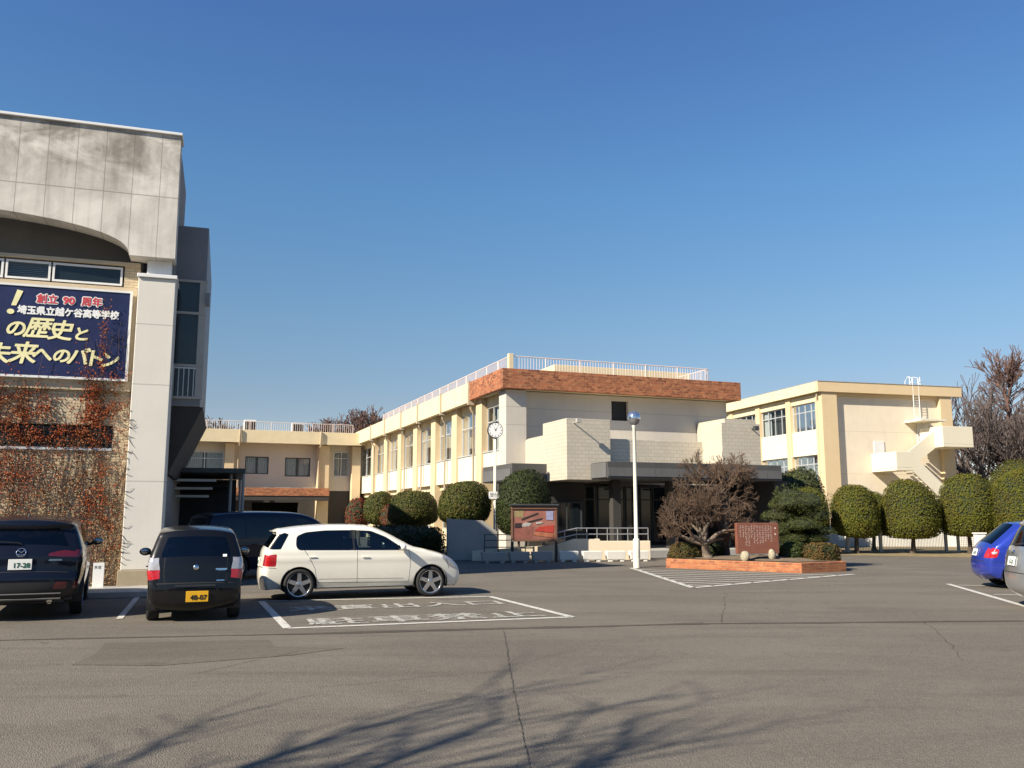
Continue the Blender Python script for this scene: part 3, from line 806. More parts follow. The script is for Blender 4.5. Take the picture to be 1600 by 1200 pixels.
# tower bay and lower side wall
PZ, B0, B1, BZ = 4.75, 7.8, 9.7, 5.44
to = MB().box(1.23, 3.17, -4.0, -1.6, 3.04, 5.47).build('tile_tower', M['tile_white'], main, 0.01)
lw = [(-1.596, 3.1), (-1.596, 4.98)]
for i in range(0, 9):
    a = R(90 - i * 11.25)
    lw.append((0.05 + 0.55 * math.cos(a), 4.42 + 0.55 * math.sin(a)))
lw += [(0.6, 3.1)]
MB().prism(lw, 1.23, 1.6, 'yz').build('side_wall', M['tile_white'], main, 0.01)
MB().box(3.174, 7.75, -3.62, 0.7, 3.5, PZ).build('parapet', M['tile_white'], main, 0.01)
MB().box(B0, B1, -5.0, -3.63, 3.5, BZ).build('tile_tower', M['tile_white'], main, 0.01)
MB().box(10.3, 12.0, -1.6, 0.7, 3.5, 6.05).build('tile_tower', M['tile_white'], main, 0.01)
# canopies
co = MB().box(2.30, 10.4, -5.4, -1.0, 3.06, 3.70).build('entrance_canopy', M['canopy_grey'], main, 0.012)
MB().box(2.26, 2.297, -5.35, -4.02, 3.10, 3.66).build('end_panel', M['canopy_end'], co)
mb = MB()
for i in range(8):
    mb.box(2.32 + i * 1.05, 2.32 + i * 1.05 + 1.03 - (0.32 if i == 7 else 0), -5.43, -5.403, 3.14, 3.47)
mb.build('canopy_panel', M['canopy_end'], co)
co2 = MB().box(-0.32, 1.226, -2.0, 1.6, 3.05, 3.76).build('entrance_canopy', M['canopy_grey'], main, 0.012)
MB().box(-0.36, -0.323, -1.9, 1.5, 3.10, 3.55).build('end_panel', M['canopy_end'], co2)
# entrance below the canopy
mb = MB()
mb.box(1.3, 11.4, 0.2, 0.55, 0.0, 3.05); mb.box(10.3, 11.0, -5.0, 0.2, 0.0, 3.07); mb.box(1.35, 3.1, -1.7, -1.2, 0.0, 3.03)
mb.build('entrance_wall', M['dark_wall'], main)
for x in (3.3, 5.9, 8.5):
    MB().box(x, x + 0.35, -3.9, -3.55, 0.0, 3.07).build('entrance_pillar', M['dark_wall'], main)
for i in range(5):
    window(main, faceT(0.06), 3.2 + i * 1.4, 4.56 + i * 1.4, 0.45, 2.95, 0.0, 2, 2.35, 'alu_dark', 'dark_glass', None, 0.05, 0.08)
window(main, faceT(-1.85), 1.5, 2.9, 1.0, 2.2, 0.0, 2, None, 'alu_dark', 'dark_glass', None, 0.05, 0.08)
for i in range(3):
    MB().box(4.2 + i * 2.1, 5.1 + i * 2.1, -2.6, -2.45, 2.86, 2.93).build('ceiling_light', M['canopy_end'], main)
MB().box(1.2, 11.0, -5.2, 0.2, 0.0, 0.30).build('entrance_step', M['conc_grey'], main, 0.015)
# wall floodlight on the tower corner
fl = MB()
fl.tube([(1.55, -4.0, 5.28), (1.55, -4.35, 5.33), (1.52, -4.42, 5.33)], 0.025, 8)
fl.box(1.43, 1.61, -4.56, -4.42, 5.25, 5.42)
tag(fl.build('floodlight', M['grey_box'], None, 0.01), 'small grey floodlight on the upper corner of the tiled entrance tower', 'floodlight').matrix_world = MM
f2 = MB(); f2.tube([(9.3, -5.0, 5.22), (9.3, -5.2, 5.24)], 0.03, 8); f2.box(9.2, 9.4, -5.36, -5.2, 5.14, 5.32)
tag(f2.build('floodlight', M['alu_dark'], None, 0.01), 'small dark floodlight at the top of the right hand tiled block', 'floodlight').matrix_world = MM
# roof railing and penthouse
ro = rail(main, 'roof_railing', [(0.6, 26, 8.0), (0.6, 0.6, 8.0), (10.95, 0.6, 8.0), (10.95, 4, 8.0)], 0.72, 'rail_pink', 0.14, 0.011)
MB().box(0.50, 0.72, 0.50, 0.72, 7.88, 8.82).build('parapet_post', M['cream'], main, 0.01)
MB().box(3.9, 11.6, 3.2, 9, 7.864, 8.95).build('penthouse', M['cream'], main, 0.015)

# ------------------------------------------------------------------ rear block closing the yard
RB = MM @ Vector((0, 31.5, 0))
rear = empty('rear_school_block', tuple(RB), MROT, 'low two storey cream block at the back of the yard with a brick porch', 'building')
MB().box(-22, 0.3, 0, 0.25, 6.92, 7.86).build('cornice', M['cream'], rear, 0.012)
MB().box(-22, 1.2, 0.252, 12, 7.0, 7.7).build('roof_slab', M['cream'], rear)
holes = [(-8.2, -6.5, 4.7, 6.0), (-5.3, -3.4, 4.55, 5.98), (-1.65, -0.45, 4.6, 6.5), (-12.4, -9.75, 4.85, 6.3), (-16.4, -13.2, 4.85, 6.3)]
mb = MB(faceT(1.5))
holed_wall(mb, -22, 1.0, 3.5, 6.995, holes, 0.0, 0.25)
mb.build('wall', M['rear_wall'], rear, normals=False)
MB().box(-22, 1.0, 2.0, 11, 3.4, 6.99).build('inner_core', M['interior'], rear)
for i, h in enumerate(holes):
    window(rear, faceT(1.5), h[0] + 0.003, h[1] - 0.003, h[2] + 0.003, h[3] - 0.003, 0.08, 2, (h[3] - 0.5) if i in (2, 3, 4) else None, 'alu_dark' if i < 2 else 'alu', 'glass', ((0.05, 0.45), (0.55, 0.97)), 0.07, 0.08)
for (a0, a1) in ((-9.7, -9.05), (-2.95, -2.1), (-0.35, 0.3), (-13.1, -12.5)):
    MB().box(a0, a1, 0.7, 1.9, 0.0, 6.90).build('column', M['cream_tan'], rear, 0.012)
for a in (-8.75, -2.9):
    MB().tube([(a, -0.1, 7.9), (a, -0.1, 6.8), (a, 0.6, 6.6), (a, 0.6, 3.0)], 0.07, 8).build('downpipe', M['pipe'], rear)
MB().box(-9.0, -2.3, -0.9, 0.34, 3.05, 3.62).build('brick_porch', M['brick_fascia'], rear, 0.01)
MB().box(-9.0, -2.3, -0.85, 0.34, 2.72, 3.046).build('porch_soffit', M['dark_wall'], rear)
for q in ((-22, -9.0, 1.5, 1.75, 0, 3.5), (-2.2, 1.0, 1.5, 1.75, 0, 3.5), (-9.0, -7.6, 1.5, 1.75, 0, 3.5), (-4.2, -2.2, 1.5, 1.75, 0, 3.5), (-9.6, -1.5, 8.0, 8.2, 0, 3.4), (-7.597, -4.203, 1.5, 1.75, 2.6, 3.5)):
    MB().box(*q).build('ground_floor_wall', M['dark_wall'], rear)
rail(rear, 'roof_railing', [(-21.8, 0.5, 7.72), (-0.4, 0.5, 7.72)], 0.80, 'rail_pink', 0.16, 0.012)
for (a0, a1, h) in ((-8.4, -7.55, 8.72), (-4.9, -4.05, 8.62)):
    v = MB().box(a0, a1, 1.2, 2.0, 7.704, h).build('roof_vent', M['white_trim'], rear, 0.01)
    mb = MB()
    for k in range(7):
        x = a0 + 0.10 + (a1 - a0 - 0.2) * k / 6
        mb.box(x - 0.03, x + 0.03, 1.17, 1.197, 7.8, h - 0.12)
    mb.box(a0 + 0.05, a1 - 0.05, 1.198, 1.1995, 7.78, h - 0.1)
    mb.build('louvre', M['alu_dark'], v)

# ------------------------------------------------------------------ right school block
GROT = R(15)
GORG = (21.63, 62.0, 0)
GM = Matrix.Translation(GORG) @ Matrix.Rotation(GROT, 4, 'Z')
east = empty('three_storey_block', GORG, GROT, 'cream three storey school block with blank gable and outside stair at right', 'building')
MB().box(0.0, 12.2, 0.0, 0.3, 10.32, 11.05).build('cornice', M['cream_tan'], east, 0.015)
MB().box(0.0, 0.3, 0.302, 34, 10.32, 11.05).build('cornice', M['cream'], east, 0.015)
MB().box(0.302, 12.0, 0.302, 34, 10.4, 10.95).build('roof_slab', M['cream'], east)
MB().box(0.9, 11.0, 0.75, 34, 0, 10.39).build('inner_core', M['interior'], east)
MB().box(0.0, 12.25, -0.03, 34, 11.054, 11.10).build('roof_edge', M['roof_gravel'], east)
MB().box(0.35, 1.60, 0.12, 0.95, 0, 10.315).build('corner_column', M['cream_tan'], east, 0.015)
MB().box(10.32, 11.34, 0.12, 0.95, 0, 10.315).build('corner_column', M['cream_tan'], east, 0.015)
MB().box(1.604, 10.316, 0.5, 0.74, 0, 10.10).build('gable_wall', M['gable_paint'], east)
MB().box(1.604, 10.316, 0.30, 0.74, 10.104, 10.315).build('gable_beam', M['cream_tan'], east)
T = sideT(0.0)
ccols = [4.1 + 4.35 * k for k in range(6)]
for c in ccols:
    MB().box(0.30, 0.90, c, c + 0.6, 0, 10.315).build('column', M['cream_tan'], east, 0.012)
bb = [(0.96, 4.1)] + [(ccols[i] + 0.6, ccols[i + 1]) for i in range(5)]
for i, (a0, a1) in enumerate(bb):
    for (z0, z1) in ((6.02, 7.70), (2.3, 4.05)):
        MB(T).box(a0 + 0.003, a1 - 0.003, 0.42, 0.85, z0, z1).build('spandrel', M['white_panel'], east)
        MB(T).box(a0 + 0.003, a1 - 0.003, 0.34, 0.85, z0 - 0.10, z0 - 0.004).build('sill', M['white_panel'], east)
    MB(T).box(a0 + 0.003, a1 - 0.003, 0.42, 0.85, 9.74, 10.31).build('lintel', M['cream'], east)
    for (z0, z1) in ((7.705, 9.735), (4.055, 5.9)):
        window(east, T, a0 + 0.01, a1 - 0.01, z0, z1, 0.55, 4, z1 - 0.62, 'alu', 'glass', ((0.02, 0.22),) if i % 2 == 0 else ((0.7, 0.98),), 0.06, 0.07)
MB().tube([(0.22, 0.5, 10.3), (0.22, 0.5, 9.9), (0.40, 0.7, 9.7), (0.40, 0.7, 0.0)], 0.06, 8).build('downpipe', M['pipe'], east)
# outside stair
stair = empty('outside_stair', (0, 0, 0), 0); stair.parent = east
def landing(x0, x1, y0, y1, z0, z1, h):
    mb = MB()
    mb.box(x0, x1, y0, y1, z0, z0 + 0.2)
    mb.box(x0, x1, y0, y0 + 0.12, z0 + 0.203, z1); mb.box(x0, x0 + 0.12, y0 + 0.123, y1, z0 + 0.203, z1)
    if h > 1.3: mb.box(x1 - 0.12, x1, y0 + 0.123, y1, z0 + 0.203, z1)
    mb.build('landing', M['offwhite'], stair, 0.02)
landing(4.4, 5.75, -2.2, 0.48, 4.69, 6.0, 1.2)
landing(8.35, 10.9, -2.2, 0.1, 6.40, 7.86, 1.4)
def flight(x0, z0, x1, z1, y0, y1):
    f = MB()
    n = 9
    f.prism([(x0, z0 - 0.25), (x1, z1 - 0.25), (x1, z1 + 0.95), (x0, z0 + 0.95)], y0, y0 + 0.1)
    for i in range(n):
        a = x0 + (x1 - x0) * i / n; b_ = x0 + (x1 - x0) * (i + 1) / n; z = z0 + (z1 - z0) * (i + 1) / n
        f.box(min(a, b_), max(a, b_), y0 + 0.103, y1, z - 0.08, z)
    f.build('flight', M['offwhite'], stair)
flight(5.75, 4.9, 8.35, 6.6, -1.35, -0.1)
flight(5.75, 4.85, 8.7, 2.3, -2.2, -1.45)
MB().prism([(8.7, 3.3), (10.4, 3.9), (10.9, 2.6), (10.9, 0.2), (8.7, 0.2)], -2.4, -2.25).build('stair_wall', M['offwhite'], stair)
for z in (8.30,):
    MB().box(7.4, 9.5, -1.3, 0.49, z, z + 0.16).build('door_canopy', M['offwhite'], east, 0.015)
for z in (6.76, 4.72 + 0.21):
    MB().box(8.45 if z > 6 else 4.7, 9.35 if z > 6 else 5.55, 0.44, 0.497, z, z + 2.0).build('door', M['white_trim'], east)
lad = MB()
for x in (7.95, 8.45):
    lad.tube([(x, 0.2, 8.48), (x, 0.02, 8.55), (x, 0.02, 11.6), (x, 0.5, 11.75), (x, 0.8, 11.4), (x, 0.8, 11.1)], 0.03, 6)
for i in range(16):
    lad.tube([(7.95, 0.02, 8.6 + i * 0.19), (8.45, 0.02, 8.6 + i * 0.19)], 0.018, 6)
lad.tube([(7.95, 0.3, 11.1), (7.95, 0.3, 11.75)], 0.03, 6); lad.tube([(8.85, 0.3, 11.1), (8.85, 0.3, 11.75)], 0.03, 6)
lad.build('roof_ladder', M['white_trim'], east)

# ------------------------------------------------------------------ vegetation helpers
def unit(v):
    return v / np.maximum(np.linalg.norm(v, axis=-1, keepdims=True), 1e-9)

def leaf_quads(P, N, size, rng, asp=0.6, jit=0.6, along=None):
    n = len(P)
    nn = unit(N + rng.normal(0, jit, (n, 3)))
    a = rng.normal(0, 1, (n, 3)) if along is None else along + rng.normal(0, 0.25, (n, 3))
    t = unit(a - nn * np.sum(a * nn, 1, keepdims=True))
    b = np.cross(nn, t)
    s = (size * rng.uniform(0.6, 1.3, (n, 1)))
    V = np.stack([P - t * s, P + b * s * asp, P + t * s, P - b * s * asp], 1).reshape(-1, 3)
    F = np.arange(4 * n).reshape(n, 4)
    return V, F

def lumpy(D, rng, k=14, amp=0.08, sharp=7.0):
    L = unit(rng.normal(0, 1, (k, 3)))
    A = rng.uniform(-amp, amp, k)
    return 1 + (np.exp(sharp * (D @ L.T - 1)) * A).sum(1)

def core_mesh(c, r, n=24, m=14, f=None):
    V = []; F = []
    for i in range(m + 1):
        th = math.pi * i / m
        for k in range(n):
            ph = 2 * math.pi * k / n
            V.append((math.sin(th) * math.cos(ph), math.sin(th) * math.sin(ph), math.cos(th)))
    D = np.array(V)
    if f is not None:
        D2 = f(D)
    else:
        D2 = D
    V = D2 * np.array(r) + np.array(c)
    for i in range(m):
        for k in range(n):
            F.append((i * n + k, (i + 1) * n + k, (i + 1) * n + (k + 1) % n, i * n + (k + 1) % n))
    return V, np.array(F)

def dome_shape(flat_bottom=0.55, power=2.3, under=None):
    def f(D):
        D = D.copy()
        q = (np.abs(D) ** power).sum(1, keepdims=True) ** (1 / power)
        lo = D[:, 2] < 0
        if under:
            q2 = (np.abs(D) ** under).sum(1, keepdims=True) ** (1 / under)
            rad = np.sqrt(D[:, :1] ** 2 + D[:, 1:2] ** 2)
            q2 = (rad ** under + np.abs(D[:, 2:3]) ** under) ** (1 / under)
            qa = (rad ** power + np.abs(D[:, 2:3]) ** power) ** (1 / power)
            q = np.where(lo[:, None], q2, qa)
        D = D / np.maximum(q, 1e-6)
        D[lo, 2] *= flat_bottom
        return D
    return f

def crown_mesh(name, seed, c, r, n, size, mats, shape=None, lump=0.06, depth=0.14, jit=0.5, asp=0.6, core=0.90, sharp=9.0, sparse=0.0):
    rng = np.random.default_rng(seed)
    D = unit(rng.normal(0, 1, (n, 3)))
    shape = shape or dome_shape()
    if sparse:
        L = unit(rng.normal(0, 1, (26, 3)))
        den = np.exp(9 * (D @ L.T - 1)).max(1)
        D = D[rng.uniform(0, 1, len(D)) > sparse * (1 - den)]
    srng = np.random.default_rng(seed + 999)
    Ls = lumpy(D, srng, 34, lump, sharp)
    B = shape(D)
    k = 1 - depth * rng.uniform(0, 1, len(D)) ** 1.6 + rng.normal(0, 0.012, len(D))
    P = B * (Ls * k)[:, None] * np.array(r) + np.array(c)
    V, F = leaf_quads(P, unit(D / np.array(r)), size, rng, asp, jit)
    mi = np.zeros(len(F), int)
    if core:
        srng = np.random.default_rng(seed + 999)
        D0 = [None]
        def fc(Dc):
            s2 = np.random.default_rng(seed + 999)
            return shape(Dc) * (lumpy(Dc, s2, 34, lump, sharp) * core)[:, None]
        V2, F2 = core_mesh(c, r, f=fc)
        F = np.vstack([F, F2 + len(V)]); V = np.vstack([V, V2])
        mi = np.concatenate([mi, np.ones(len(F2), int)])
    return np_mesh(name, V, F, False, mi)

def seg_tubes(name, segs, sides=5):
    """segs: (p0(3), p1(3), r0, r1) rows"""
    A = np.asarray(segs, float)
    p0, p1, r0, r1 = A[:, :3], A[:, 3:6], A[:, 6], A[:, 7]
    t = unit(p1 - p0)
    ref = np.where(np.abs(t[:, 2:3]) < 0.9, np.array([[0, 0, 1.0]]), np.array([[1.0, 0, 0]]))
    u = unit(np.cross(t, ref)); w = np.cross(t, u)
    V = []
    for (p, r) in ((p0, r0), (p1, r1)):
        for k in range(sides):
            a = 2 * math.pi * k / sides
            V.append(p + (u * math.cos(a) + w * math.sin(a)) * r[:, None])
    V = np.stack(V, 1).reshape(-1, 3)
    n = len(A)
    base = np.arange(n)[:, None] * (2 * sides)
    F = []
    for k in range(sides):
        F.append(base + np.array([[k, (k + 1) % sides, sides + (k + 1) % sides, sides + k]]))
    return np_mesh(name, V, np.concatenate(F), True)

def grow(rng, p, d, length, r, depth, out, split=3, spread=0.5, upw=0.15, shrink=0.7, rshrink=0.6, nseg=4, wob=0.12, rmin=0.004, side=True):
    p = np.array(p, float); d = unit(np.array(d, float))
    sl_ = length / nseg
    rr = r
    r_end = max(r * (rshrink if depth > 0 else 0.3), rmin)
    kids = []
    for i in range(nseg):
        d = unit(d + rng.normal(0, wob, 3) + np.array([0, 0, upw * 0.3]))
        q = p + d * sl_
        r2 = r + (r_end - r) * (i + 1) / nseg
        out[depth].append(np.concatenate([p, q, [rr, r2]]))
        if side and depth > 0 and i >= 1:
            kids.append((q, d, r2))
        p = q; rr = r2
    if depth <= 0:
        return
    def child(q, dd, ln, r_):
        v = unit(rng.normal(0, 1, 3)); v = v - dd * (v @ dd)
        nd_ = unit(dd + unit(v) * spread * rng.uniform(0.6, 1.4) + np.array([0, 0, upw]))
        grow(rng, q, nd_, ln, r_, depth - 1, out, split, spread, upw, shrink, rshrink, nseg, wob, rmin, side)
    for k in range(split):
        child(p, d, length * shrink * rng.uniform(0.75, 1.15), r_end * rng.uniform(0.7, 0.95))
    for (q, dd, r2) in kids[:-1]:
        child(q, dd, length * shrink * rng.uniform(0.5, 0.9), r2 * 0.55)

def bare_tree(name, loc, seed, trunk, mats, label, group=None, levels=4, h=3.0, r=0.2, fork=3, cat='tree', dirs=None, sides=(3, 4, 4, 5, 6, 8), crown_r=None, **kw):
    rng = np.random.default_rng(seed)
    out = {i: [] for i in range(levels + 1)}
    t = []
    p = np.zeros(3); d = np.array(trunk['lean']) if 'lean' in trunk else np.array([0, 0, 1.0])
    n = 5
    for i in range(n):
        d = unit(d + rng.normal(0, trunk.get('wob', 0.05), 3))
        q = p + d * trunk['h'] / n
        ra, rb = trunk['r'] * (1 - 0.35 * i / n), trunk['r'] * (1 - 0.35 * (i + 1) / n)
        if i == 0: ra *= 1.35
        t.append(np.concatenate([p, q, [ra, rb]])); p = q
    if dirs is None:
        dirs = []
        for k in range(fork):
            a = 2 * math.pi * (k + rng.uniform(-0.2, 0.2)) / fork
            s_ = trunk.get('open', 0.5)
            dirs.append((math.cos(a) * s_, math.sin(a) * s_, 1.0))
    for dd in dirs:
        grow(rng, p, dd, h * rng.uniform(0.85, 1.1), trunk['r'] * 0.6 * rng.uniform(0.75, 1.0), levels, out, **kw)
    root = empty(name, loc, 0, label, cat, group)
    thick = t + out[levels]
    link('trunk', seg_tubes('trunk', thick, 8), mats[0], root)
    rest = [s for k in range(levels) for s in out[k]]
    link('crown', seg_tubes('crown', rest, 4), mats[1], root)
    return root

def trunk_mesh(h, r, seed, lean=0.06, n=5, flare=1.4, z0=0.0):
    rng = np.random.default_rng(seed)
    pts = [(0, 0, z0)]
    for i in range(n):
        pts.append((pts[-1][0] + rng.normal(0, lean) * h / n, pts[-1][1] + rng.normal(0, lean) * h / n, z0 + h * (i + 1) / n))
    rs = [r * (flare if i == 0 else 1 - 0.35 * i / n) for i in range(n + 1)]
    return MB().tube(pts, rs, 9)

def topiary(name, x, y, rx, z0, z1, seed, label, group, mat='leaf_topiary', n=15000, size=0.036, flat=0.6, power=2.5, lump=0.055, trunks=1, ry=None, cat='tree', split=0.34, depth=0.09, jit=0.38):
    root = empty(name, (x, y, 0), 0, label, cat, group)
    zc = z0 + (z1 - z0) * split
    rz = z1 - zc
    fb = (zc - z0) / rz
    me = crown_mesh('crown', seed, (0, 0, zc), (rx, ry or rx, rz), n, size, None, dome_shape(fb, power, 4.5 if name == 'dome_tree' else 3.0), lump, depth, jit, 0.6, 0.93)
    link('crown', me, [M[mat], M['leaf_core']], root)
    rng = random.Random(seed)
    for k in range(trunks):
        m = trunk_mesh(z0 + 0.35, 0.10 if trunks == 1 else 0.06, seed + k)
        o = m.build('trunk', M['bark_dark'], root, normals=False)
        if trunks > 1:
            o.location = (rng.uniform(-0.3, 0.3), rng.uniform(-0.2, 0.2), 0)
    return root

# clipped dome trees in a row at right
TG = 'clipped dome trees along the right side'
topiary('dome_tree', 14.98, 39.1, 1.02, 0.72, 2.98, 11, 'round clipped dome tree just right of the cloud pruned pine', TG)
topiary('dome_tree', 16.75, 41.6, 0.85, 0.72, 2.72, 12, 'small clipped dome tree set back between two larger domes', TG, n=9000)
topiary('dome_tree', 17.4, 39.1, 1.22, 0.66, 3.2, 13, 'tall bullet shaped clipped tree in front of the outside stair', TG, power=2.5)
topiary('dome_tree', 19.85, 39.0, 1.22, 0.74, 3.42, 14, 'broad clipped dome tree left of the blue car', TG, power=2.6)
topiary('dome_tree', 21.55, 37.8, 1.15, 0.74, 3.62, 15, 'clipped dome tree with uneven bulging lower side above the blue car', TG, lump=0.11, power=2.3)
topiary('dome_tree', 22.75, 36.4, 1.15, 0.8, 3.55, 16, 'clipped dome tree cut by the right edge of the photo', TG, lump=0.08)
topiary('dome_tree', 24.2, 42.5, 1.5, 1.2, 4.25, 17, 'taller clipped dome tree rising behind the others at far right', TG, power=2.2)

# clipped rounded trees along the wing
BG = 'clipped round bushes along the long wing'
topiary('clipped_bush', 0.48, 34.4, 1.07, 0.75, 3.25, 21, 'large dark rounded bush behind the notice board', BG, 'leaf_dark', 14000, 0.038, lump=0.08, trunks=2, cat='bush')
topiary('clipped_bush', -1.9, 35.2, 1.02, 1.32, 2.98, 22, 'broad green dome bush just left of the clock pole', BG, 'leaf_camellia', 14000, 0.038, lump=0.06, trunks=2, cat='bush')
topiary('clipped_bush', -4.55, 41.0, 1.16, 1.15, 2.80, 23, 'wide oval green bush in front of the wing columns', BG, 'leaf_camellia', 14000, 0.038, lump=0.07, trunks=3, cat='bush')
topiary('clipped_bush', -7.05, 47.5, 0.90, 1.15, 2.92, 24, 'smallest green round bush farthest along the wing', BG, 'leaf_camellia', 9000, 0.042, lump=0.08, trunks=2, cat='bush')
RG = 'red leaved shrubs between the bushes'
topiary('red_shrub', -8.5, 49.0, 0.62, 0.9, 2.65, 25, 'dark red leaved shrub beyond the farthest green bush', RG, 'leaf_red', 2400, 0.06, lump=0.1, trunks=2, cat='shrub', depth=0.35)
topiary('red_shrub', -6.2, 45.0, 0.42, 1.0, 2.2, 26, 'small red leaved shrub between two green bushes', RG, 'leaf_red', 1500, 0.055, lump=0.1, cat='shrub', depth=0.35)
# dark hedge under the bushes
def hedge(name, x, y, rx, ry, h, rot, seed, mat, label, n=6000, size=0.05, group=None, power=5.0, lump=0.04, cat='hedge'):
    root = empty(name, (x, y, 0), rot, label, cat, group)
    me = crown_mesh('foliage', seed, (0, 0, h * 0.5), (rx, ry, h * 0.5), n, size, None, dome_shape(1.0, power), lump, 0.12, core=0.92)
    link('foliage', me, [M[mat], M['leaf_core']], root)
    m = MB()
    rg = random.Random(seed)
    for i in range(5):
        a, b = rg.uniform(-0.6, 0.6) * rx, rg.uniform(-0.4, 0.4) * ry
        m.tube([(a, b, -0.0), (a * 1.05, b, h * 0.5)], [0.03, 0.015], 5)
    m.build('stem', M['bark_dark'], root, normals=False)
    return root
hedge('clipped_hedge', -4.4, 36.0, 0.75, 4.2, 1.25, R(21), 31, 'leaf_dark', 'long low dark hedge in shade under the round bushes', 9000)

# ------------------------------------------------------------------ planted island
bed = [(4.88, 28.6), (8.32, 25.92), (9.95, 26.85), (10.2, 28.6), (8.9, 30.6), (5.9, 30.9)]
def inset(poly, d):
    c = np.mean(np.array(poly), 0)
    return [tuple(c + (np.array(p) - c) * (1 - d / np.linalg.norm(np.array(p) - c))) for p in poly]
ib = inset(bed, 0.26)
mb = MB()
n = len(bed)
H_ = 0.29
V = [(x, y, 0) for x, y in bed] + [(x, y, H_) for x, y in bed] + [(x, y, H_) for x, y in ib] + [(x, y, 0.2) for x, y in ib]
F = []
for i in range(n):
    j = (i + 1) % n
    F += [(i, j, n + j, n + i), (n + i, n + j, 2 * n + j, 2 * n + i), (2 * n + i, 2 * n + j, 3 * n + j, 3 * n + i)]
mb.add(V, F)
kerb = empty('planter_bed', (0, 0, 0), 0, 'low orange brick planting bed standing on the asphalt behind the hatched lines', 'planter')
mb.build('brick_rim', M['brick_bed'], kerb, 0.012)
so = []
g = 14
rs = np.random.default_rng(5)
cx, cy = np.mean(np.array(ib), 0)
mb = MB()
ring = []
for k in range(7):
    f = 1 - k / 7.0
    ring.append([(cx + (x - cx) * f, cy + (y - cy) * f, 0.30 + 0.12 * (1 - f) + rs.uniform(-0.015, 0.015)) for x, y in ib])
V = [p for r_ in ring for p in r_] + [(cx, cy, 0.43)]
F = []
for k in range(6):
    for i in range(n):
        j = (i + 1) % n
        F.append((k * n + i, k * n + j, (k + 1) * n + j, (k + 1) * n + i))
for i in range(n):
    F.append((6 * n + i, 6 * n + (i + 1) % n, 7 * n))
mb.add(V, F, 0, True); mb.build('soil', M['soil'], kerb)

# bare twiggy trees of the island
_dirs = [(-1.0, 0.1, 0.42), (-0.75, -0.45, 0.8), (-0.2, -0.5, 1.1), (0.35, -0.3, 1.1), (0.85, 0.05, 0.75), (1.0, 0.2, 0.35), (0.3, 0.7, 0.9), (-0.5, 0.6, 0.9), (-0.6, 0.0, 1.2), (0.1, 0.1, 1.3)]
bare_tree('bare_garden_tree', (6.2, 28.55, 0.3), 41, {'h': 0.5, 'r': 0.155, 'wob': 0.15, 'lean': (-0.12, 0, 1), 'open': 0.9}, (M['bark'], M['twig_brown']),
          'dense brown twiggy bare tree with forked trunk on the brick bed', 'bare trees on the planted island', levels=4, h=0.74,
          dirs=_dirs, split=4, spread=0.8, upw=0.05, shrink=0.66, rshrink=0.55, nseg=3, wob=0.18, rmin=0.0055)
bare_tree('bare_garden_tree', (7.0, 29.4, 0.3), 47, {'h': 1.7, 'r': 0.10, 'wob': 0.16, 'lean': (0.15, 0, 1), 'open': 0.6}, (M['bark_dark'], M['twig_brown']),
          'taller bare tree with spraying upright twigs behind the dense one', 'bare trees on the planted island', levels=4, h=0.72,
          dirs=[(-0.35, 0, 1), (0.5, 0.1, 0.9), (0.1, 0.4, 1.1), (0.95, -0.2, 0.35), (-0.9, 0, 0.6), (0.2, -0.3, 1.2)], split=4, spread=0.65, upw=0.06, shrink=0.68, rshrink=0.58, nseg=3, wob=0.16, rmin=0.0055)
# cloud-pruned pine
pine = empty('cloud_pine', (9.15, 29.0, 0.3), 0, 'dark cloud pruned pine with flat layered pads on the brick bed', 'tree')
MB().tube([(0, 0, 0), (0.1, 0.0, 0.5), (-0.12, 0.05, 1.0), (0.08, 0, 1.6), (0.0, 0, 2.35)], [0.15, 0.11, 0.09, 0.07, 0.03], 9).build('trunk', M['bark_dark'], pine, normals=False)
pads = [(0.0, 0, 2.05, 1.0, 0.62), (-0.45, 0.2, 1.55, 0.66, 0.34), (0.62, -0.1, 1.5, 0.68, 0.36), (0.0, -0.45, 1.2, 0.78, 0.34), (-0.75, -0.1, 1.0, 0.6, 0.3), (0.8, 0.1, 1.0, 0.6, 0.3), (0.2, 0.5, 1.3, 0.66, 0.34), (-0.2, -0.3, 0.72, 0.5, 0.24), (0.55, -0.35, 0.68, 0.45, 0.22)]
mb = MB()
for (a, b_, z, r_, hh) in pads[1:]:
    mb.tube([(0, 0, z - 0.25), (a * 0.6, b_ * 0.6, z - 0.12), (a, b_, z - 0.02)], [0.045, 0.035, 0.02], 6)
mb.build('limb', M['bark_dark'], pine, normals=False)
pine.scale = (0.90, 0.90, 0.84)
for i, (a, b_, z, r_, hh) in enumerate(pads):
    me = crown_mesh('foliage_pad', 60 + i, (a, b_, z), (r_, r_, hh), 2600 if i else 5200, 0.055, None, dome_shape(0.5, 2.1), 0.22, 0.4, 0.8, 0.16, core=0.68)
    link('foliage_pad', me, [M['leaf_pine'], M['leaf_core']], pine)
# broad dark trees behind the pine
topiary('evergreen_tree', 11.75, 39.5, 1.30, 0.7, 3.45, 71, 'dark rounded evergreen behind the cloud pruned pine, against the cream block', 'dark evergreens behind the planted island', 'leaf_dark', 12000, 0.05, lump=0.08, depth=0.2)
topiary('evergreen_tree', 12.55, 38.2, 0.95, 0.8, 2.85, 72, 'lighter green rounded evergreen peeping over the cloud pruned pine', 'dark evergreens behind the planted island', 'leaf_topiary', 11000, 0.038, lump=0.05)
topiary('evergreen_tree', 14.2, 45.0, 1.5, 1.2, 3.95, 73, 'spiky dark pine crown highest behind the planted island', 'dark evergreens behind the planted island', 'leaf_pine', 12000, 0.06, lump=0.10, depth=0.25)
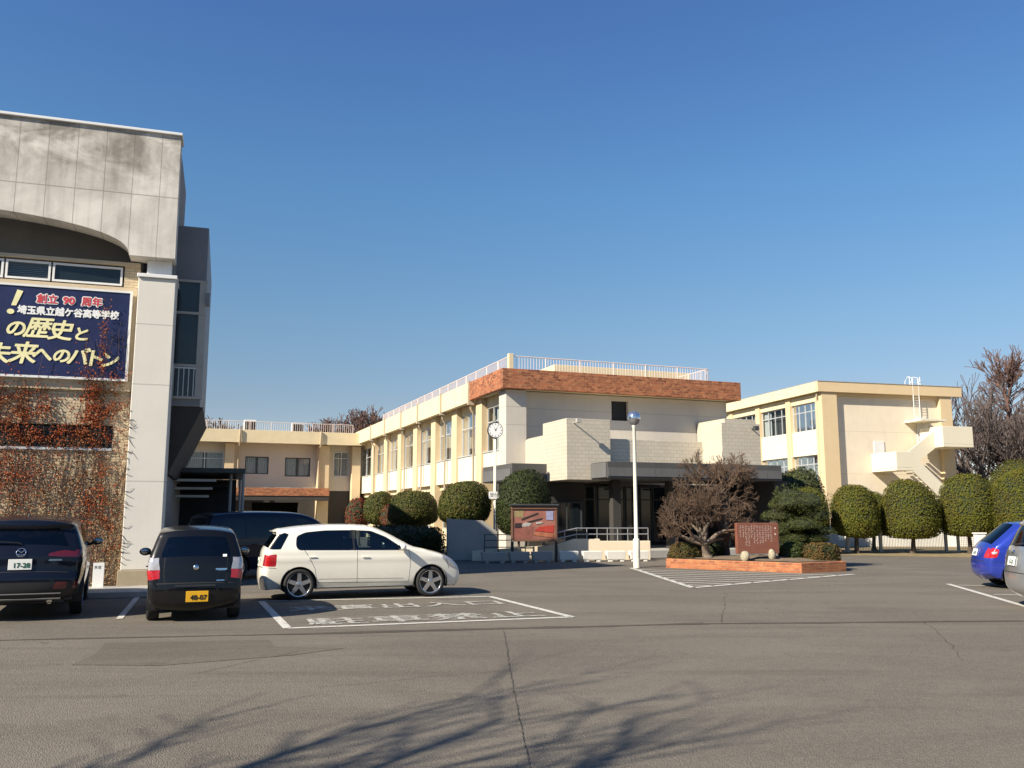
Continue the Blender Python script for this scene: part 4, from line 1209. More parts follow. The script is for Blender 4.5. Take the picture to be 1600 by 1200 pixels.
# low shrubs on the bed
SG = 'low clipped shrubs on the planted island'
hedge('low_shrub', 5.62, 29.0, 0.55, 0.5, 0.82, 0.2, 81, 'leaf_hedge', 'brownish low clipped shrub at the left end of the brick bed', 3000, 0.035, SG, 2.6, 0.08, 'shrub')
hedge('low_shrub', 9.45, 27.5, 0.50, 0.45, 0.82, 0.3, 82, 'leaf_hedge', 'squared reddish brown clipped shrub at the right end of the brick bed', 3000, 0.035, SG, 5, 0.05, 'shrub')
hedge('low_shrub', 8.75, 28.1, 0.42, 0.35, 0.85, 0.1, 83, 'leaf_dark', 'dark green low shrub between monument and squared brown shrub', 2400, 0.035, SG, 3, 0.08, 'shrub')
hedge('low_shrub', 6.3, 29.6, 0.7, 0.5, 0.85, 0.0, 84, 'leaf_dark', 'dark green low shrub behind the red brown monument', 2400, 0.04, SG, 3, 0.08, 'shrub')
# monument with its stones
mon = empty('stone_monument', (7.45, 27.2, 0.36), R(12), 'red brown stone slab engraved with pale columns of writing', 'monument')
MB().box(-0.69, 0.69, 0, 0.14, 0.14, 1.06).build('slab', M['monument'], mon, 0.015)
mb = MB(faceT(-0.003))
rg = random.Random(9)
for i in range(12):
    x = 0.44 - i * 0.092
    z = 0.96
    stop = 0.42 + rg.uniform(-0.05, 0.25)
    while z > stop:
        for q in range(4):
            dx_, dz_ = rg.uniform(-0.022, 0.022), rg.uniform(-0.02, 0.02)
            if rg.random() < 0.5: mb.add([(x + dx_ - 0.018, 0, z + dz_), (x + dx_ + 0.018, 0, z + dz_), (x + dx_ + 0.018, 0, z + dz_ + 0.007), (x + dx_ - 0.018, 0, z + dz_ + 0.007)], [(0, 1, 2, 3)])
            else: mb.add([(x + dx_, 0, z + dz_ - 0.02), (x + dx_ + 0.007, 0, z + dz_ - 0.02), (x + dx_ + 0.007, 0, z + dz_ + 0.02), (x + dx_, 0, z + dz_ + 0.02)], [(0, 1, 2, 3)])
        z -= 0.062
for z in (0.90, 0.72):
    mb.prism([(0.575 + 0.03 * math.cos(k * math.pi / 6), z + 0.03 * math.sin(k * math.pi / 6)) for k in range(12)], -0.002, 0.001)
mb.build('engraving', M['monument_ink'], mon, normals=False)
def rock(x, y, z, r, seed, label):
    rng = np.random.default_rng(seed)
    V, F = core_mesh((0, 0, 0), r, 14, 9, lambda D: D * lumpy(D, rng, 10, 0.35, 4.0)[:, None])
    o = link('support_stone', np_mesh('support_stone', V, F, True), M['stone'])
    o.location = (x, y, z)
    return tag(o, label, 'stone', 'pale stones under the monument')
rock(7.02, 27.05, 0.42, (0.13, 0.13, 0.16), 1, 'pale rough pointed stone under the left of the monument')
rock(7.88, 27.22, 0.43, (0.095, 0.11, 0.165), 2, 'pale smooth upright stone under the right of the monument')

# ------------------------------------------------------------------ yard furniture
lamp = empty('street_lamp', (3.97, 28.68, 0), 0, 'tall cream lamp post with one silver globe beside the hatched lines', 'street lamp')
m = MB(); m.lathe([(0.11, 0), (0.11, 0.85), (0.095, 0.9), (0.062, 0.93), (0.055, 4.45), (0.07, 4.47), (0.07, 4.55)], n=18)
m.build('pole', M['lamp_white'], lamp)
m = MB(); m.lathe([(0.07, 4.55), (0.15, 4.60), (0.205, 4.72)], n=20); m.build('globe_base', M['rail_grey'], lamp)
m = MB(); m.lathe([(0.205, 4.722), (0.215, 4.78), (0.19, 4.90), (0.12, 4.975), (0.001, 5.0)], n=24); m.build('globe', M['metal_globe'], lamp)
m = MB(); m.box(-0.04, 0.04, -0.118, -0.10, 0.35, 0.6); m.build('hatch', M['lamp_white'], lamp, 0.004)

CK = (-0.67, 35.0)
ck = empty('pole_clock', (CK[0], CK[1], 0), R(12), 'round white clock on a slender pale pole above the bushes', 'clock')
MB().lathe([(0.06, 0), (0.055, 4.65), (0.001, 4.66)], n=14).build('pole', M['lamp_white'], ck)
m = MB(); m.lathe([(0.001, 0.10), (0.29, 0.10), (0.312, 0.06), (0.312, -0.08), (0.30, -0.10), (0.288, -0.085), (0.001, -0.085)], (0, 0, 4.98), 'y', 32); m.build('clock_case', M['black_metal'], ck)
m = MB(); m.lathe([(0.001, -0.089), (0.288, -0.089)], (0, 0, 4.98), 'y', 32); m.build('dial', M['sign_white'], ck, normals=False)
m = MB(faceT(-0.093))
for k in range(12):
    a = k * math.pi / 6
    u = (math.sin(a), math.cos(a)); w = (u[1], -u[0]); r0, r1, hw = 0.215, 0.262, 0.012
    m.add([(u[0] * r0 + w[0] * hw, 0, 4.98 + u[1] * r0 + w[1] * hw), (u[0] * r1 + w[0] * hw, 0, 4.98 + u[1] * r1 + w[1] * hw), (u[0] * r1 - w[0] * hw, 0, 4.98 + u[1] * r1 - w[1] * hw), (u[0] * r0 - w[0] * hw, 0, 4.98 + u[1] * r0 - w[1] * hw)], [(0, 1, 2, 3)])
m.build('hour_mark', M['ink_black'], ck, normals=False)
for (deg, ln, hw) in ((330, 0.14, 0.017), (35, 0.20, 0.012)):
    m = MB(faceT(-0.097)); a = R(deg); u = (math.sin(a), math.cos(a)); w = (u[1], -u[0])
    m.add([(-w[0] * hw - u[0] * 0.03, 0, 4.98 - w[1] * hw - u[1] * 0.03), (w[0] * hw - u[0] * 0.03, 0, 4.98 + w[1] * hw - u[1] * 0.03), (u[0] * ln, 0, 4.98 + u[1] * ln)], [(0, 1, 2)])
    m.build('clock_hand', M['ink_black'], ck, normals=False)
m = MB(); m.tube([(0, 0, 4.64), (0, 0, 4.70)], 0.05, 10); m.tube([(-0.1, 0, 5.30), (0, 0, 5.38), (0.1, 0, 5.30)], 0.012, 6); m.build('bracket', M['black_metal'], ck)
ar = MB()
ar.prism([(-0.26, 2.28), (0.12, 2.28), (0.28, 2.42), (0.12, 2.56), (-0.26, 2.56)], -0.085, -0.062)
ao = tag(ar.build('arrow_sign', M['sign_white'], None, 0.004), 'small white arrow shaped direction board on the clock pole', 'sign')
ao.location = (CK[0], CK[1], 0); ao.rotation_euler = (0, 0, R(12))
text_mesh('lettering', '受付', 0.17, M['ink_black'], ao, (-0.05, -0.088, 2.42))

nb = empty('notice_board', (0, 32.2, 0), R(6), 'brown framed notice board with a red and pink poster on two dark legs', 'notice board')
m = MB()
m.box(-0.03, 1.64, -0.05, 0.10, 1.86, 1.99); m.box(-0.03, 0.05, -0.03, 0.08, 0.75, 1.857); m.box(1.55, 1.64, -0.03, 0.08, 0.75, 1.857); m.box(0.053, 1.547, -0.03, 0.08, 0.72, 0.80)
m.build('frame', simple('brown_board_frame', (0.16, 0.075, 0.045), 0.5, 0.15, 5.0), nb, 0.008)
MB().box(-0.08, 1.70, -0.12, 0.16, 1.993, 2.05).build('board_roof', M['alu_dark'], nb, 0.008)
for x in (0.01, 1.60):
    MB().box(x - 0.05, x + 0.05, -0.01, 0.07, 0, 0.72).build('leg', M['black_metal'], nb)
MB().box(0.05, 1.55, 0.0, 0.05, 0.80, 1.857).build('board', simple('poster_pink', (0.27, 0.11, 0.08), 0.5, 0.25, 2.0), nb)
cols_ = {'r': (0.38, 0.04, 0.025), 'y': (0.26, 0.20, 0.09), 'k': (0.03, 0.02, 0.02), 'w': (0.36, 0.33, 0.31), 'b': (0.26, 0.26, 0.40), 'm': (0.22, 0.08, 0.06), 'o': (0.34, 0.12, 0.06)}
for k_, c_ in cols_.items(): M['poster_' + k_] = simple('poster_ink_' + k_, c_, 0.5, 0.25, 6.0)
shapes = [('y', [(0.06, 1.6), (0.4, 1.55), (0.42, 1.83), (0.06, 1.84)]), ('m', [(0.06, 0.82), (0.7, 0.82), (0.8, 1.25), (0.06, 1.4)]), ('k', [(0.35, 1.45), (0.95, 1.68), (0.95, 1.75), (0.35, 1.53)]), ('k', [(0.55, 1.35), (1.1, 1.5), (1.1, 1.56), (0.55, 1.42)]),
          ('w', [(0.36, 1.24), (0.62, 1.26), (0.72, 1.36), (0.5, 1.40), (0.36, 1.33)]), ('r', [(0.8, 1.10), (1.5, 1.02), (1.52, 1.30), (1.0, 1.24)]), ('o', [(0.75, 0.95), (1.5, 0.84), (1.5, 1.0), (0.85, 1.06)]), ('b', [(1.24, 1.48), (1.5, 1.48), (1.5, 1.80), (1.24, 1.80)]), ('k', [(0.1, 1.2), (0.35, 1.22), (0.35, 1.38), (0.1, 1.36)]), ('w', [(0.86, 1.33), (1.1, 1.36), (1.1, 1.42), (0.86, 1.40)])]
for i, (k_, pl) in enumerate(shapes):
    m = MB(faceT(-0.004 - 0.002 * i)); m.add([(a, 0, b_) for a, b_ in pl], [list(range(len(pl)))]); m.build('poster', M['poster_' + k_], nb, normals=False)

# entrance ramp with handrail, white trough blocks
ramp = empty('entrance_ramp', (1.72, 33.2, 0), R(8), 'low cream ramp wall leading up to the dark entrance', 'ramp')
MB().prism([(-3.2, 0), (3.5, 0), (3.5, 0.70), (1.6, 0.70), (1.55, 0.78), (0.6, 0.78), (-0.1, 0.56), (-3.2, 0.36)], 0, 0.22).build('ramp_wall', M['ramp_cream'], ramp, 0.015)
MB().prism([(-3.2, 0), (3.5, 0), (3.5, 0.30), (1.6, 0.30), (-3.2, 0.02)], 0.223, 1.6).build('ramp_floor', M['conc_grey'], ramp)
hr = MB()
for (p, q, n_) in (((-0.2, 0.1, 0.55), (0.7, 0.1, 0.75), 2), ((0.7, 0.1, 0.75), (3.45, 0.1, 0.75), 7)):
    p, q = Vector(p), Vector(q)
    for hgt in (0.42, 0.2): hr.tube([p + Vector((0, 0, hgt)), q + Vector((0, 0, hgt))], 0.022, 7)
    for i in range(n_ + 1):
        a = p.lerp(q, i / n_); hr.tube([a - Vector((0, 0, 0.1)), a + Vector((0, 0, 0.42))], 0.018, 6)
hr.build('handrail', M['rail_grey'], ramp, normals=False)
def trough(x, y, rot, label, mat='conc_white', w=0.70):
    t = empty('planter_trough', (x, y, 0), rot, label, 'planter', 'white concrete troughs before the ramp')
    m = MB()
    h0, h1 = 0.07, 0.37
    V = [(-w / 2 + 0.03, -0.15, h0), (w / 2 - 0.03, -0.15, h0), (w / 2 - 0.03, 0.15, h0), (-w / 2 + 0.03, 0.15, h0), (-w / 2, -0.19, h1), (w / 2, -0.19, h1), (w / 2, 0.19, h1), (-w / 2, 0.19, h1),
         (-w / 2 + 0.05, -0.14, h1), (w / 2 - 0.05, -0.14, h1), (w / 2 - 0.05, 0.14, h1), (-w / 2 + 0.05, 0.14, h1), (-w / 2 + 0.06, -0.12, 0.3), (w / 2 - 0.06, -0.12, 0.3), (w / 2 - 0.06, 0.12, 0.3), (-w / 2 + 0.06, 0.12, 0.3)]
    F = [(0, 1, 2, 3)]
    for a, b_ in ((0, 4), (4, 8), (8, 12)):
        for i in range(4): F.append((a + i, a + (i + 1) % 4, b_ + (i + 1) % 4, b_ + i))
    F.append((12, 13, 14, 15))
    m.add(V, F); m.build('trough', M[mat], t, 0.012)
    for s_ in (-1, 1):
        MB().box(s_ * w * 0.30 - 0.07, s_ * w * 0.30 + 0.07, -0.13, 0.13, 0, 0.069).build('foot', M[mat], t)
    return t
tl = ['white concrete trough just right of the notice board leg', 'second white concrete trough right of the notice board', 'third white concrete trough right of the notice board', 'white concrete trough just behind the lamp post foot']
for i in range(4):
    trough(2.02 + 0.86 * i, 32.35 + 0.12 * i, R(8), tl[i])
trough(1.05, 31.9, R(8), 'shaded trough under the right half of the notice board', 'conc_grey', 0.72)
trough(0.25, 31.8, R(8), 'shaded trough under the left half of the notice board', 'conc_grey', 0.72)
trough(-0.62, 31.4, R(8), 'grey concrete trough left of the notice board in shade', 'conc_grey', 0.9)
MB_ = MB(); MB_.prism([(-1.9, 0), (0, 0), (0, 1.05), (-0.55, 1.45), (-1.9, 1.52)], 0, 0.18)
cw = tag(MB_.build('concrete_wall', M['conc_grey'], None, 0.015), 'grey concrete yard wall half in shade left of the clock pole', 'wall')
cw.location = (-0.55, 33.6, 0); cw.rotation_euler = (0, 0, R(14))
m = MB()
for hgt in (0.25, 0.5, 0.75, 0.95):
    m.tube([(0, 0, hgt), (1.5, 0, hgt)], 0.018, 6)
for i in range(4):
    m.tube([(i * 0.5, 0, 0), (i * 0.5, 0, 0.97)], 0.022, 6)
gr = tag(m.build('guard_rail', M['alu_dark'], None, normals=False), 'dark pipe guard rail left of the notice board', 'railing')
gr.location = (-1.0, 32.6, 0); gr.rotation_euler = (0, 0, R(8))

# small white marker board at the hall wall
sm = empty('marker_board', (-8.86, 19.35, 0.1), R(18), 'small white marker board standing at the foot of the vine wall', 'sign')
MB().box(-0.11, 0.11, 0, 0.02, 0, 0.54).build('board', M['sign_white'], sm, 0.004)
text_mesh('lettering', '来客', 0.075, M['alu_dark'], sm, (-0.02, -0.004, 0.44))

# covered cycle shelter beside the hall
sh = empty('cycle_shelter', (-7.85, 26.0, 0), R(18), 'dark flat roofed shelter beside the hall with light slits under its roof', 'shelter')
MB().box(-3.6, 0.05, -0.1, 5.0, 2.86, 3.0).build('roof', M['alu_dark'], sh, 0.01)
for x, y in ((0.0, 0.0), (-0.35, 0.4), (0.0, 4.8), (-3.4, 0.0)):
    MB().tube([(x, y, 0), (x, y, 2.858)], 0.045, 10).build('post', M['alu_dark'] if x < -1 else M['grey_box'], sh)
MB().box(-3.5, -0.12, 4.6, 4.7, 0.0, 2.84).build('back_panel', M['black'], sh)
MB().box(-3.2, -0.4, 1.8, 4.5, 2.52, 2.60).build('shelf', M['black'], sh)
m = MB()  # white boards stand in for sunlit gaps below the roof
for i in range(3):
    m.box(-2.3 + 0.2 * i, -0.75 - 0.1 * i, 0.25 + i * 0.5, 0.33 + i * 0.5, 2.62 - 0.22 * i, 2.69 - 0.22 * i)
m.build('sunlit_gap_board', M['white_trim'], sh)

# fence behind the dome trees
def fence(p, q, label, n, h=0.95, group=None, posts_white=True):
    p = Vector((p[0], p[1], 0)); q = Vector((q[0], q[1], 0))
    a = math.atan2((q - p).y, (q - p).x); L = (q - p).length
    f = empty('mesh_fence', p, a, label, 'fence', group)
    for i in range(n + 1):
        x = L * i / n
        MB().box(x - 0.06, x + 0.06, -0.06, 0.06, 0, h + 0.08).build('post', M['fence_post'], f, 0.01)
    m = MB()
    m.tube([(0, 0, h - 0.02), (L, 0, h - 0.02)], 0.02, 6); m.tube([(0, 0, 0.06), (L, 0, 0.06)], 0.02, 6)
    m.build('top_rail', M['fence_mesh'], f, normals=False)
    V = []; F = []
    nx = int(L / 0.07)
    m = MB()
    for i in range(nx + 1):
        x = L * i / nx
        m.box(x - 0.006, x + 0.006, -0.006, 0.006, 0.06, h - 0.02)
    for k in range(10):
        z = 0.1 + k * (h - 0.15) / 9
        m.box(0, L, -0.004, 0.004, z - 0.005, z + 0.005)
    m.build('wire_panel', M['fence_mesh'], f, normals=False)
    return f
fence((12.4, 41.8), (15.1, 40.6), 'short green mesh fence left of the first dome tree trunk', 2, 0.95, 'green mesh fences behind the dome trees')
fence((15.1, 40.4), (19.6, 40.6), 'green mesh fence with white posts behind the middle dome trees', 3, 0.95, 'green mesh fences behind the dome trees')
fence((20.0, 40.3), (30.0, 36.8), 'green mesh fence running out of the photo at right', 5, 0.95, 'green mesh fences behind the dome trees')
# pale low boundary wall beyond the fence
bw = MB(); bw.box(0, 26, 0, 0.15, 0, 1.15)
tag(bw.build('boundary_wall', M['conc_white'], None), 'pale low boundary wall behind the green mesh fences', 'wall').location = (12.0, 47.5, 0)
wb = MB(); wb.box(-0.16, 0.16, -0.12, 0.12, 0, 1.0); wb.box(-0.19, 0.19, -0.15, 0.15, 1.0, 1.05)
tag(wb.build('white_cabinet', M['fence_post'], None, 0.012), 'narrow white cabinet left of the blue car under the dome trees', 'cabinet').location = (16.35, 31.4, 0)

# ------------------------------------------------------------------ far trees
bare_tree('bare_tree', (40.6, 75, 0), 91, {'h': 2.4, 'r': 0.40, 'open': 0.85}, (M['twig_grey'], M['twig_grey']), 'spreading grey bare tree beyond the outside stair at far right', 'bare trees beyond the school', levels=4, h=3.7, fork=9, split=3, spread=0.42, upw=0.10, shrink=0.72, rshrink=0.55, nseg=4, wob=0.07, rmin=0.026)
bare_tree('bare_tree', (46.6, 82, 0), 92, {'h': 12.0, 'r': 0.24, 'wob': 0.01, 'open': 0.35}, (M['twig_red'], M['twig_red']), 'tall reddish pointed bare tree at the right edge of the photo', 'bare trees beyond the school', levels=3, h=2.0, fork=8, split=3, spread=0.5, upw=0.15, shrink=0.68, rshrink=0.5, nseg=4, wob=0.08, rmin=0.028)
conif = bpy.data.objects['bare_tree.001']
bare_tree('bare_tree', (46.0, 77, 0), 98, {'h': 2.6, 'r': 0.36, 'open': 0.7}, (M['twig_grey'], M['twig_grey']), 'dense grey bare tree in front of the tall reddish one at far right', 'bare trees beyond the school', levels=4, h=3.4, fork=8, split=3, spread=0.45, upw=0.12, shrink=0.72, rshrink=0.55, nseg=4, wob=0.08, rmin=0.026)
rng = np.random.default_rng(93); out = {i: [] for i in range(4)}
for i in range(120):
    z = 3.5 + 9.8 * i / 120
    a = rng.uniform(0, 2 * math.pi)
    grow(rng, (0, 0, z), (math.cos(a), math.sin(a), 0.55), 3.3 * (1 - (z - 3) / 13.5) + 0.6, 0.05, 2, out, split=2, spread=0.5, upw=0.12, shrink=0.6, rshrink=0.5, nseg=3, wob=0.1, rmin=0.026)
link('side_branches', seg_tubes('side_branches', [s for k in out for s in out[k]], 4), M['twig_red'], conif)
for i, (px, dp, ht, lab) in enumerate(((572, 96, 13.6, 'reddish round bare crown behind the rear block, right one'), (518, 98, 13.0, 'reddish round bare crown behind the rear block, left one'), (345, 96, 12.6, 'grey bare tree top peeping over the rear block beside the hall'))):
    bare_tree('bare_tree', ((px - 800) / 1398 * dp, dp, 0), 95 + i, {'h': ht * 0.55, 'r': 0.28, 'open': 0.55}, (M['twig_red'], M['twig_red'] if i < 2 else M['twig_grey']), lab, 'bare trees beyond the school', levels=4, h=ht * 0.14, fork=7, split=3, spread=0.6, upw=0.08, shrink=0.75, rshrink=0.55, nseg=3, wob=0.1, rmin=0.034)
# the tree behind the photographer that shades the foreground
bare_tree('yard_tree', (-7.4, 0.25, 0), 107, {'h': 3.2, 'r': 0.2, 'wob': 0.04, 'lean': (0.05, 0.02, 1), 'open': 0.5}, (M['bark_dark'], M['bark_dark']), 'bare tree beside the viewer casting branch shadows on the asphalt', None, levels=3, h=2.3, fork=5, split=2, spread=0.42, upw=0.10, shrink=0.74, rshrink=0.55, nseg=5, wob=0.10, rmin=0.008)

# ------------------------------------------------------------------ climbing vine on the hall front
vine = empty('climbing_vine', (0, 0, 0), HALL_ROT, 'dry red and tan climbing vine covering the lower hall wall', 'vine')
vine.location = (-7.73, 20.18, 0)
rng = np.random.default_rng(77)
def vine_density(a, z):
    # upright streaks plus patches: thick red at the top left and beside the pier, thin between
    c = np.zeros_like(a)
    for (ca, cz, sa, sz, w) in ((-3.7, 4.05, 0.9, 0.42, 1.5), (-1.75, 4.0, 0.32, 0.65, 1.5), (-1.2, 4.15, 0.22, 0.25, 0.7), (-2.6, 3.4, 1.2, 0.22, 0.9), (-1.8, 3.4, 0.6, 0.3, 0.8), (-3.0, 4.2, 0.3, 0.3, 0.7),
                                (-3.4, 2.6, 0.6, 0.7, 0.5), (-1.6, 2.2, 0.35, 0.9, 0.45), (-2.6, 2.4, 0.5, 0.7, 0.3), (-1.3, 1.4, 0.3, 0.7, 0.32), (-2.2, 1.2, 0.8, 0.8, 0.16), (-3.5, 1.3, 0.7, 0.9, 0.2),
                                (-1.62, 5.2, 0.07, 0.8, 0.75), (-1.80, 4.75, 0.25, 0.25, 0.6), (-1.25, 4.7, 0.2, 0.2, 0.4), (-1.55, 6.0, 0.035, 0.7, 0.35), (-1.95, 5.3, 0.03, 0.5, 0.25), (-6.5, 2.5, 1.6, 1.8, 0.7)):
        c = np.maximum(c, w * np.exp(-((a - ca) / sa) ** 2 - ((z - cz) / sz) ** 2))
    return c
def vscatter(n, z1, fn, seed):
    r_ = np.random.default_rng(seed)
    a = r_.uniform(-8.5, -0.97, n); z = r_.uniform(0.05, z1, n)
    k = r_.uniform(0, 1, n) < fn(a, z)
    return a[k], z[k]
def wall_b(a, z):
    return np.where(z > 4.7, 0.20, np.where(z > 4.46, 0.34, 0.42))
nz = lambda a, z: 0.5 + 0.5 * np.sin(a * 9.1 + 2.2 * np.sin(z * 3.7)) * np.sin(z * 6.3 + 1.7 * np.sin(a * 4.1))
a, z = vscatter(190000, 6.6, lambda a, z: vine_density(a, z) * (0.12 + 1.1 * nz(a, z) ** 1.5), 1)
P = np.stack([a, wall_b(a, z) - rng.uniform(0.0, 0.10, len(a)), z], 1)
V, F = leaf_quads(P, np.tile([0, -1.0, 0.2], (len(a), 1)), 0.021, rng, 0.75, 0.7)
link('red_leaves', np_mesh('red_leaves', V, F), M['leaf_vine'], vine)
a, z = vscatter(70000, 3.2, lambda a, z: (0.22 + 0.55 * nz(a * 1.3 + 4, z)) * np.where(z < 3.1, 1, 0) * np.clip(1.25 - z / 4.2, 0.3, 1), 2)
P = np.stack([a, wall_b(a, z) - rng.uniform(0.0, 0.06, len(a)), z], 1)
V, F = leaf_quads(P, np.tile([0, -1.0, 0.1], (len(a), 1)), 0.018, rng, 0.5, 0.7)
link('tan_leaves', np_mesh('tan_leaves', V, F), M['leaf_vine_tan'], vine)
segs = []
for i in range(120):
    x = rng.uniform(-8.3, -1.0); z = 0.02; r_ = rng.uniform(0.006, 0.014)
    top = rng.uniform(2.0, 4.6) if i > 12 else rng.uniform(4.8, 6.2)
    if i <= 12: x = rng.uniform(-2.05, -1.25)
    d = rng.normal(0, 0.15)
    while z < top:
        d = d * 0.8 + rng.normal(0, 0.12)
        nx_, nz_ = np.clip(x + d * 0.14, -8.5, -0.98), z + 0.14
        yb = float(wall_b(np.array(x), np.array(z))) - 0.012; yb2 = float(wall_b(np.array(nx_), np.array(nz_))) - 0.012
        segs.append([x, yb, z, nx_, yb2, nz_, r_, r_ * 0.96]); 
        if rng.random() < 0.5:
            s_ = rng.choice([-1, 1]); l_ = rng.uniform(0.1, 0.45); zz = nz_ + rng.uniform(-0.15, 0.2)
            segs.append([nx_, yb2, nz_, min(nx_ + s_ * l_, -0.97), yb2 - 0.01, zz, r_ * 0.5, r_ * 0.3])
        x, z = float(nx_), nz_; r_ *= 0.97
# tendrils reaching over the pier
for i in range(30):
    z = rng.choice([3.75, 3.2, 2.15, 0.95]) + rng.normal(0, 0.3); x = -0.95
    dz = rng.normal(-0.25, 0.3); L_ = rng.uniform(0.04, 0.28) ** 1.2
    segs.append([x - 0.05, 0.35, z, x, -0.012, z, 0.006, 0.005])
    xm2, zm2 = x + L_ * 0.5, z + dz * L_ * 0.5 + rng.normal(0, 0.03)
    segs.append([x, -0.012, z, xm2, -0.012, zm2, 0.006, 0.004])
    segs.append([xm2, -0.012, zm2, x + L_, -0.012, z + dz * L_ + rng.normal(0, 0.05), 0.004, 0.002])
link('stems', seg_tubes('stems', segs, 5), M['vine_stem'], vine)

rngb = np.random.default_rng(300)  # unseen evergreens added behind the camera to darken reflections in the cars
Vs = []; Fs = []; off = 0
for i in range(26):
    x = -60 + i * 5 + rngb.uniform(-1.5, 1.5); h = rngb.uniform(5, 8.5)
    V, F = core_mesh((x, -34 + rngb.uniform(-3, 3), h * 0.5), (3.4, 3.0, h * 0.52), 16, 9, lambda D: D * lumpy(D, rngb, 14, 0.25, 5.0)[:, None])
    Vs.append(V); Fs.append(F + off); off += len(V)
tb = link('added_tree_belt', np_mesh('added_tree_belt', np.vstack(Vs), np.vstack(Fs)), M['leaf_dark'])
tag(tb, 'added dark evergreen belt, unseen behind the viewer, to darken car reflections', None, None, 'stuff')

# ------------------------------------------------------------------ cars
def catmull(P, step, closed=False):
    P = [np.array(p, float) for p in P]
    out = []
    n = len(P)
    rngi = range(n) if closed else range(n - 1)
    for i in rngi:
        p0 = P[(i - 1) % n] if closed or i > 0 else 2 * P[0] - P[1]
        p1 = P[i]; p2 = P[(i + 1) % n]
        p3 = P[(i + 2) % n] if closed or i + 2 < n else 2 * P[-1] - P[-2]
        k = max(1, int(np.linalg.norm(p2 - p1) / step))
        t0 = 0; t1 = max(1e-4, np.linalg.norm(p1 - p0) ** 0.5); t2 = t1 + max(1e-4, np.linalg.norm(p2 - p1) ** 0.5); t3 = t2 + max(1e-4, np.linalg.norm(p3 - p2) ** 0.5)
        for j in range(k):
            t = t1 + (t2 - t1) * j / k
            A1 = (t1 - t) / (t1 - t0) * p0 + (t - t0) / (t1 - t0) * p1
            A2 = (t2 - t) / (t2 - t1) * p1 + (t - t1) / (t2 - t1) * p2
            A3 = (t3 - t) / (t3 - t2) * p2 + (t - t2) / (t3 - t2) * p3
            B1 = (t2 - t) / (t2 - t0) * A1 + (t - t0) / (t2 - t0) * A2
            B2 = (t3 - t) / (t3 - t1) * A2 + (t - t1) / (t3 - t1) * A3
            out.append((t2 - t) / (t2 - t1) * B1 + (t - t1) / (t2 - t1) * B2)
    if not closed:
        out.append(P[-1])
    return np.array(out)

def densify(P, step, closed=True):
    P = [np.array(p, float) for p in P]; out = []
    n = len(P)
    for i in range(n if closed else n - 1):
        a, b_ = P[i], P[(i + 1) % n]
        k = max(1, int(math.ceil(np.linalg.norm(b_ - a) / step)))
        out += [a + (b_ - a) * j / k for j in range(k)]
    if not closed: out.append(P[-1])
    return np.array(out)

def in_poly(P, poly):
    x, y = P[:, 0], P[:, 1]
    r = np.zeros(len(P), bool)
    n = len(poly)
    for i in range(n):
        x0, y0 = poly[i]; x1, y1 = poly[(i + 1) % n]
        if y0 == y1: continue
        c = ((y0 > y) != (y1 > y)) & (x < (x1 - x0) * (y - y0) / (y1 - y0) + x0)
        r ^= c
    return r

def dist_poly(P, L):
    d = np.full(len(P), 1e9)
    for a, b_ in zip(L[:-1], L[1:]):
        ab = b_ - a; q = np.clip(((P - a) @ ab) / max(ab @ ab, 1e-12), 0, 1)
        d = np.minimum(d, np.linalg.norm(P - a - q[:, None] * ab, axis=1))
    return d

def cdt(outer, loops, inner):
    pts = [tuple(p) for p in outer]; edges = [(i, (i + 1) % len(outer)) for i in range(len(outer))]
    for lp in loops:
        b0 = len(pts); k = len(lp)
        pts += [tuple(p) for p in lp]; edges += [(b0 + i, b0 + (i + 1) % k) for i in range(k)]
    pts += [tuple(p) for p in inner]
    r = delaunay_2d_cdt([Vector(p) for p in pts], edges, [], 0, 1e-5)
    V = np.array([(v.x, v.y) for v in r[0]]); F = np.array([list(f) for f in r[2] if len(f) == 3])
    c = V[F].mean(1)
    F = F[in_poly(c, outer)]
    e1 = V[F[:, 1]] - V[F[:, 0]]; e2 = V[F[:, 2]] - V[F[:, 0]]
    ar = e1[:, 0] * e2[:, 1] - e1[:, 1] * e2[:, 0]
    F = F[np.abs(ar) > 1e-9]
    return V, F

def strip(P, w):
    """thin polygon around a polyline"""
    P = densify(P, 0.06, False)
    t = np.gradient(P, axis=0); t = t / np.linalg.norm(t, axis=1)[:, None]
    n = np.stack([-t[:, 1], t[:, 0]], 1) * w / 2
    return np.vstack([P + n, (P - n)[::-1]])

def rbox(x0, x1, z0, z1, r=0.03, sk0=0.0, sk1=0.0):
    """rounded quad; sk0/sk1 shift the top corners"""
    c = [(x0, z0), (x1, z0), (x1 + sk1, z1), (x0 + sk0, z1)]
    return rpoly(c, r)

def rpoly(c, r):
    out = []
    n = len(c)
    for i in range(n):
        p0, p1, p2 = (np.array(c[(i + k) % n], float) for k in (-1, 0, 1))
        a = p0 - p1; b_ = p2 - p1
        ra = min(r, np.linalg.norm(a) * 0.45); rb = min(r, np.linalg.norm(b_) * 0.45)
        A = p1 + a / np.linalg.norm(a) * ra; B = p1 + b_ / np.linalg.norm(b_) * rb
        for k in range(5):
            t = k / 4.0
            out.append((1 - t) ** 2 * A + 2 * t * (1 - t) * p1 + t * t * B)
    return np.array(out)

